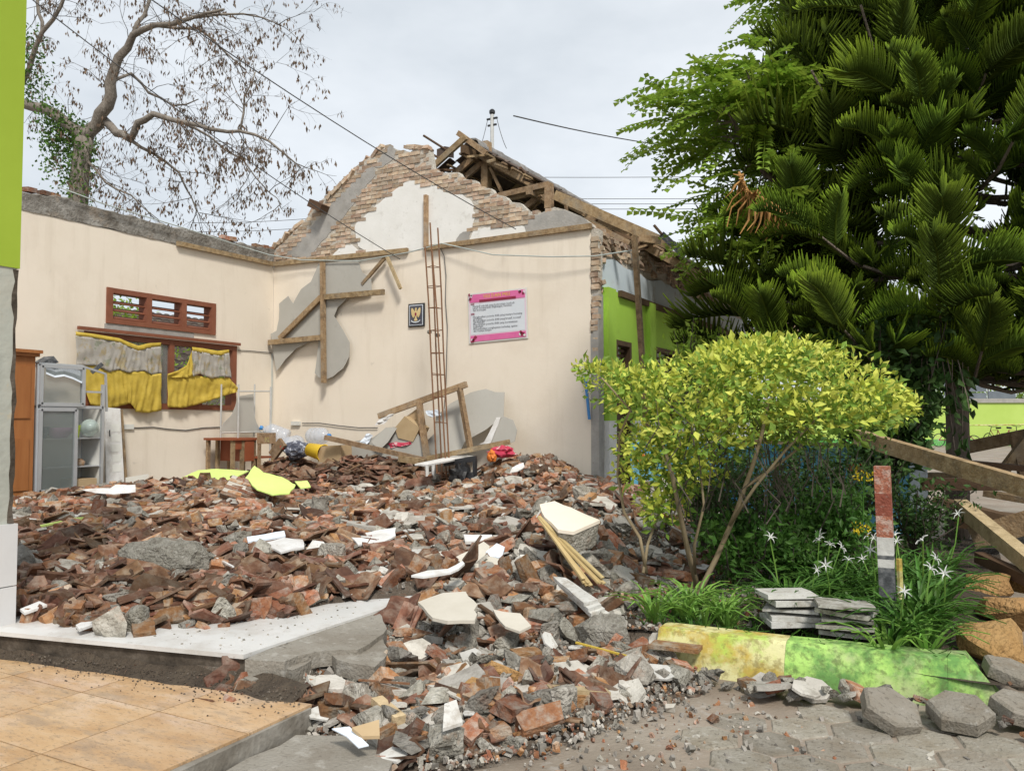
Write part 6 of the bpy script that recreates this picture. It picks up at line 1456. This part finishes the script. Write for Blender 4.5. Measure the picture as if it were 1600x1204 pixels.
def twig(p, d, L, r, lvl):
    n_ = 4; pts = [p]; q = p.copy(); dd = d.copy()
    for i in range(n_): dd = (dd + rdir() * .32 + Vector((0, 0, -.10))).normalized(); q = q + dd * L / n_; pts.append(q.copy())
    tw_.tube(pts, [r * (1 - .7 * i / n_) for i in range(n_ + 1)], 3, False)
    if lvl > 0:
        for _ in range(3 if lvl > 1 else 4): i = random.randrange(1, n_ + 1); twig(pts[i].copy(), (dd + rdir() * .9).normalized(), L * rnd(.45, .7), r * .5, lvl - 1)
    elif random.random() < .8:
        e = pts[random.randrange(2, n_ + 1)]
        for _ in range(random.randrange(2, 6)): leafquad(lv, e + rdir() * .05, (Vector((rnd(-.4, .4), rnd(-.4, .4), -1))).normalized(), rdir(), rnd(.06, .12), rnd(.022, .042))
for k, (pts, rad) in enumerate(limbs[1:], 1):
    for i in range(len(pts) - 1):
        L_ = (pts[i + 1] - pts[i]).length
        for _ in range(max(1, int(L_ * (8.0 if rad[i] < .07 else 3.2)))):
            u_ = random.random(); p = pts[i].lerp(pts[i + 1], u_); ax_ = (pts[i + 1] - pts[i]).normalized(); twig(p, (ax_ * .7 + rdir()).normalized(), rnd(.4, 1.1), .009, 2)
tag(tw_.build('twigs', 'twig', dt), kind='stuff'); tag(lv.build('withered_leaves', 'dryleaf', dt), kind='stuff'); print('twig tris', len(tw_.f) * 2, 'leaf', len(lv.f))
vn = MB()
for k in range(2600):
    r_ = random.random()
    if r_ < .45: t = random.random(); i = min(2, int(t * 3)); pl = [dp_(122, 320), dp_(126, 260), dp_(132, 215), dp_(70, 170)]; p = pl[i].lerp(pl[i + 1], t * 3 - i) + rdir() * rnd(.15, .32)
    elif r_ < .75: p = dp_(70, 185, .1).lerp(dp_(112, 205, .1), random.random()) + rdir() * rnd(.1, .3) + Vector((0, 0, -abs(random.gauss(0, .5))))
    else: p = dp_(35 + rnd(-14, 30), rnd(50, 160), .3) + rdir() * .2
    leafquad(vn, p, (rdir() + Vector((0, 0, -.5))).normalized(), rdir(), rnd(.05, .10), rnd(.04, .06))
tag(vn.build('vine_leaves', 'vine', dt), kind='stuff')

# ------------------------------------------------------------------ neighbour's roof and bush seen through the window
nh = thing('neighbour_house', 'neighbouring house with dark tiled roof seen through the louvre window', 'house', (-7, 2, 0))
MB().box((-11, -2.0, 0), (-5.2, 9, 2.2)).build('wall', 'whitewash', nh)
def NRp(u, v): return Vector((-4.6 - 2.6 * v, -2.5 + 12 * u, 1.9 + 2.02 * v))
rf = MB()
for i in range(11):
    for j in range(54):
        a_ = NRp(j / 54, i / 11); rf.sheet([[a_ + Vector((0, .222 * k / 3, .03 * math.sin(PI * k / 3) + .0)) for k in range(4)], [a_ + Vector((-.27, .222 * k / 3, -.0 + .19 + .03 * math.sin(PI * k / 3))) for k in range(4)]])
tag(rf.build('roof_tile', 'oldtile', nh), kind='stuff'); MB().prism([NRp(0, 0) - Vector((0, 0, .03)), NRp(1, 0) - Vector((0, 0, .03)), NRp(1, 1) - Vector((0, 0, .03)), NRp(0, 1) - Vector((0, 0, .03))], (0, 0, -.05)).build('roof', 'darkwood', nh)
bs = thing('garden_bush', 'green bush growing outside behind the classroom window', 'bush', (-2.2, -.6, 0)); bl = MB(); bst = MB()
for k in range(40):
    a_ = rnd(0, 6.3); q = Vector((-2.2 + rnd(-.8, .6), rnd(-2.8, 1.6), rnd(1.2, 2.75))) if k < 28 else Vector((-2.9 + rnd(-.3, .3), rnd(-1.3, -.7), rnd(2.6, 3.4))); bst.tube([(-2.2, -.6, 0), Vector((-2.2, -.6, 0)).lerp(q, .5) + rdir() * .1, q], [.02, .012, .004], 4, False)
    for _ in range(70): leafquad(bl, q + rdir() * rnd(.05, .5), rdir(), rdir(), rnd(.06, .11), rnd(.03, .05))
bst.build('stems', 'bark', bs); tag(bl.build('leaves', 'leaf', bs), kind='stuff')
tag(bs, kind=None)

# ------------------------------------------------------------------ timber pile and rubble on the right
def timb(lb, p, q, w_, h_, m_='wood'): return tag(MB().beam(p, q, w_, h_).build('timber', m_), lb, 'timber')
timb('long thick beam sloping across the blue wall corner to the right edge', atD(1340, 682, 6.7), atD(1640, 772, 4.9), .07, .115)
timb('pale beam lying low behind the lilies', atD(1500, 790, 6.2), atD(1640, 905, 4.9), .09, .10, 'palewood')
timb('upper weathered beam of the timber pile', atD(1480, 705, 9.5), atD(1660, 668, 9.0), .12, .14)
timb('grey weathered beam below the thick beam', atD(1440, 756, 7.2), atD(1660, 756, 6.6), .12, .1, 'darkwood')
timb('dark beam deep in the timber pile', atD(1500, 808, 7.0), atD(1680, 830, 6.2), .14, .16, 'darkwood')
timb('crossed timber standing out of the pile at the right edge', atD(1568, 735, 7.8), atD(1610, 680, 7.8), .06, .09)
timb('second crossed timber at the right edge', atD(1585, 680, 7.9), atD(1600, 745, 7.7), .08, .06)
timb('brown plank leaning low in the pile', atD(1520, 840, 6.0), atD(1660, 800, 5.6), .05, .16)
timb('thin grey pole behind the sandy blocks', atD(1530, 870, 5.6), atD(1660, 930, 4.8), .07, .07, 'darkwood')
for k, (a_, c_, lb) in enumerate((((1450, 742), (1560, 744), 'left low plank of the timber pile'), ((1500, 722), (1640, 735), 'middle plank behind the thick beam'), ((1540, 770), (1660, 790), 'short plank under the thick beam'), ((1460, 780), (1600, 815), 'dark plank beside the lilies'))):
    timb(lb, atD(*a_, 8.0 - .4 * k), atD(*c_, 7.6 - .4 * k), .16, .05, 'darkwood' if k % 2 else 'wood')
pile = MB()
rows = [[(10.9 + 3.2 * i / 30, -6.2 + 6.5 * j / 40, .02 + .5 * math.sin(PI * min(1, i / 22)) * sstep(0, 10, j) * sstep(40, 26, j) * (.8 + .5 * fbm(i * .2, j * .2, 1, 3))) for i in range(31)] for j in range(41)]
tag(MB().sheet(rows).build('debris_mound', 'soil', smooth=True), 'dark debris mound under the timber pile at the right', 'rubble', kind='stuff')
for k in range(26):
    p = Vector((rnd(11.0, 12.6), rnd(-5.4, -1.6), rnd(.25, .62))); a_ = rnd(-.7, .7); q = p + Vector((math.cos(a_), math.sin(a_), rnd(-.22, .22))) * rnd(.7, 1.7)
    tag(MB().beam(p, q, rnd(.03, .06), rnd(.04, .08)).build('thin_timber', random.choice(('darkwood', 'darkwood', 'wood'))), 'thin broken roof timber jumbled in the pile at the right edge', 'timber', 'thin timbers in the right pile')
for k, (x_, y_, s_, lb) in enumerate(((1530, 915, .36, 'upper sandy orange block right of the lilies'), (1575, 955, .4, 'large sandy orange block at the right edge'), (1545, 1000, .3, 'lowest sandy orange block near the kerb end'), (1595, 905, .3, 'sandy orange block under the pale beam'))):
    bm = lumppiece(s_ * 1.35, s_ * 1.1, s_ * .5, 20); rough(bm, .018, 11, 2); p = onZ(x_, y_, .22); tag(inst('sandy_block', tomesh(bm, 'sandy_block', 'sand'), eul(rnd(-.2, .2), rnd(-.2, .2), rnd(0, 6), p)), lb, 'block')

# ------------------------------------------------------------------ far wall, bicycles, street
fw = thing('boundary_wall', 'lime green boundary wall with grey coping far behind on the right', 'wall', (14, 37, 0))
W0, W1_ = Vector((-2, 30.2, 0)), Vector((40, 53.2, 0)); wd_ = (W1_ - W0).normalized(); wn = Vector((-wd_.y, wd_.x, 0))
def wseg(z0, z1, t, m_, nm): 
    q = [W0 - wn * t, W1_ - wn * t, W1_ + wn * .1, W0 + wn * .1]; MB().prism([p + Vector((0, 0, z0)) for p in q], (0, 0, z1 - z0)).build(nm, m_, fw)
wseg(0, .32, .03, 'fargreen', 'plinth'); wseg(.32, 2.15, .0, 'farlime', 'wall'); wseg(2.15, 2.36, .08, 'cement', 'coping')
def bike(lb, pos, yw, lean):
    t = thing('bicycle', lb, 'bicycle', pos, 'bicycles parked at the boundary wall'); M0 = Matrix.Translation(pos) @ Matrix.Rotation(yw, 4, 'Z') @ Matrix.Rotation(lean, 4, 'X')
    def ring(cx__, r):
        m_ = MB(); m_.tube([(cx__ + r * math.cos(a), 0, .33 + r * math.sin(a)) for a in [2 * PI * i / 18 for i in range(19)]], .022, 5, False); m_.v = [M0 @ v for v in m_.v]; w_ = m_.build('wheel', 'darksteel', t)
        s_ = MB()
        for i in range(6): a = PI * i / 6; s_.tube([(cx__ - r * math.cos(a), 0, .33 - r * math.sin(a)), (cx__ + r * math.cos(a), 0, .33 + r * math.sin(a))], .004, 3, False)
        s_.v = [M0 @ v for v in s_.v]; s_.build('spokes', 'steelpipe', w_)
    ring(-.5, .31); ring(.52, .31)
    def part(nm, pl, r, m_):
        m2 = MB()
        for pp_ in pl: m2.tube(pp_, r, 5)
        m2.v = [M0 @ v for v in m2.v]; m2.build(nm, m_, t)
    part('frame', [[(-.5, 0, .33), (-.08, 0, .32), (.36, 0, .78), (-.14, 0, .8), (-.08, 0, .32)], [(-.5, 0, .33), (-.14, 0, .8)]], .02, 'maroon'); part('fork', [[(.52, 0, .33), (.38, 0, .78), (.34, 0, .98)]], .018, 'darksteel'); part('handlebar', [[(.30, -.28, 1.02), (.36, -.1, .98), (.36, .1, .98), (.30, .28, 1.02)]], .016, 'darksteel')
    part('saddle', [[(-.3, 0, .92), (-.02, 0, .9)]], .05, 'black'); part('crank', [[(-.08, -.1, .22), (-.08, 0, .32), (-.08, .1, .42)]], .014, 'steelpipe')
def wallp(px_, off): 
    d = ray(px_, 690); o_ = W0 - wn * off; k = (o_ - CAM).dot(wn) / d.dot(wn); p = CAM + d * k; return Vector((p.x, p.y, 0))
bike('bicycle leaning at the far wall seen end on, left of the last one', wallp(1553, 1.0), 2.2, .15); bike('rightmost bicycle at the far green wall', wallp(1578, 1.0), .9, .1); bike('small bicycle behind the thick beam, partly hidden by dark leaves', wallp(1482, 2.0), .6, .1); bike('bicycle tipped over under the dark hanging leaves', wallp(1515, 2.2), 2.4, -.5)
wire('yellow and black rope strung before the far green wall', sag(wallp(1480, 1.6) + Vector((0, 0, 1.05)), wallp(1640, 1.6) + Vector((0, 0, 1.12)), .04), .03, 'kerbyellow', 5, 'rope')
def wallq(px_, off, z): p = wallp(px_, off); p.z = z; return p
tk = thing('truck', 'grey slatted truck body parked beyond the far green wall', 'truck', wallq(1525, -6, 0)); c0_ = wallq(1527, -6, 0)
MB().box((c0_.x - 1.6, c0_.y - 1, 1.0), (c0_.x + 1.0, c0_.y + 1, 1.1)).build('bed', 'darksteel', tk)
for k in range(6): MB().box((c0_.x - 1.6, c0_.y - 1.0, 1.2 + .42 * k), (c0_.x + .5, c0_.y - .94, 1.55 + .42 * k)).build('slat', 'truckgrey', tk)
MB().box((c0_.x + .6, c0_.y - 1, .5), (c0_.x + 1.9, c0_.y + 1, 2.9)).build('cab', 'truckgrey', tk)
for x in (-1.1, 1.2): MB().lathe((c0_.x + x, c0_.y - 1.02, .45), [(.45, 0), (.45, .25)], 16, (0, 1, 0)).build('wheel', 'black', tk)
MB().box((c0_.x - 1.6, c0_.y - .9, 1.1), (c0_.x - 1.5, c0_.y + 1, 3.7)).build('headboard', 'truckgrey', tk)
sa = thing('stall_awning', 'red and white awning beyond the far green wall', 'awning', wallq(1580, -8, 0)); c1 = wallq(1582, -8, 0)
MB().prism([c1 + Vector((-1.3, -1, 3.6)), c1 + Vector((1.2, -1, 3.0)), c1 + Vector((1.2, 1, 3.0)), c1 + Vector((-1.3, 1, 3.6))], (0, 0, .08)).build('canopy', 'red', sa)
for s_ in (-1.2, 1.1): MB().tube([c1 + Vector((s_, 0, 0)), c1 + Vector((s_, 0, 3.2))], .05, 6).build('pole', 'white', sa)
# far trees closing the view beyond the wall
for px_, off, hh, lb in ((1560, -14, 5.5, 'right green tree beyond the far wall and truck'), (1440, -12, 6.5, 'left green tree beyond the far wall behind the conifer'), (1660, -10, 6.0, 'tree beyond the far wall at the right edge')):
    c_ = wallq(px_, off, 0); t = thing('far_tree', lb, 'tree', c_); MB().tube([c_, c_ + Vector((.1, 0, hh * .5)), c_ + Vector((0, .1, hh * .8))], [.2, .15, .06], 7).build('trunk', 'bark', t); lf = MB()
    for _ in range(2600): d = rdir(); p = c_ + Vector((d.x * 2.2, d.y * 2.2, hh * .72 + d.z * hh * .34)) * 1.0; p = p + rdir() * .35; leafquad(lf, p, rdir(), rdir(), rnd(.15, .3), rnd(.1, .16))
    tag(lf.build('crown', 'leaf', t), kind='stuff')

# damp dirt strip along the kerb of the white floor
rows = []
for k in range(41):
    t = k / 40; x = 6.35 + 1.75 * t; yk = (-8.235 + (x - 6.35) * .209) if x < 7.73 else -7.95 + (x - 7.73) * .05; wd2 = (.03 + .13 * t) * (1 + .5 * fbm(x, 1, 3, 2))
    rows.append([(x, yk + .02 - (wd2 + .02) * j / 7, TZ - .004 + (.04 + .015 * t) * (1 - j / 7) ** 1.5 * (1 + .6 * fbm(x, j * .2, 5, 2)) - (.012 if j == 7 else 0)) for j in range(8)])
tag(MB().sheet(rows).build('dirt_strip', 'soil', smooth=True), 'damp dark dirt along the foot of the white floor kerb', 'dirt', kind='stuff')
cr = MB()
for k in range(600):
    t = random.random() ** .7; x = 6.35 + 1.8 * t; yk = (-8.235 + (x - 6.35) * .209) if x < 7.73 else -7.95; y = yk - abs(random.gauss(0, .04 + .07 * t)); s_ = rnd(.0015, .0045); z = TZ + .002 + .03 * max(0, 1 - (yk - y) / .12)
    cr.add([Vector((x, y, z)) + Vector(o_) * s_ for o_ in octa], of)
tag(cr.build('dirt_crumbs', 'dirt'), 'dirt crumbs scattered over the terrace edge', 'dirt', kind='stuff')
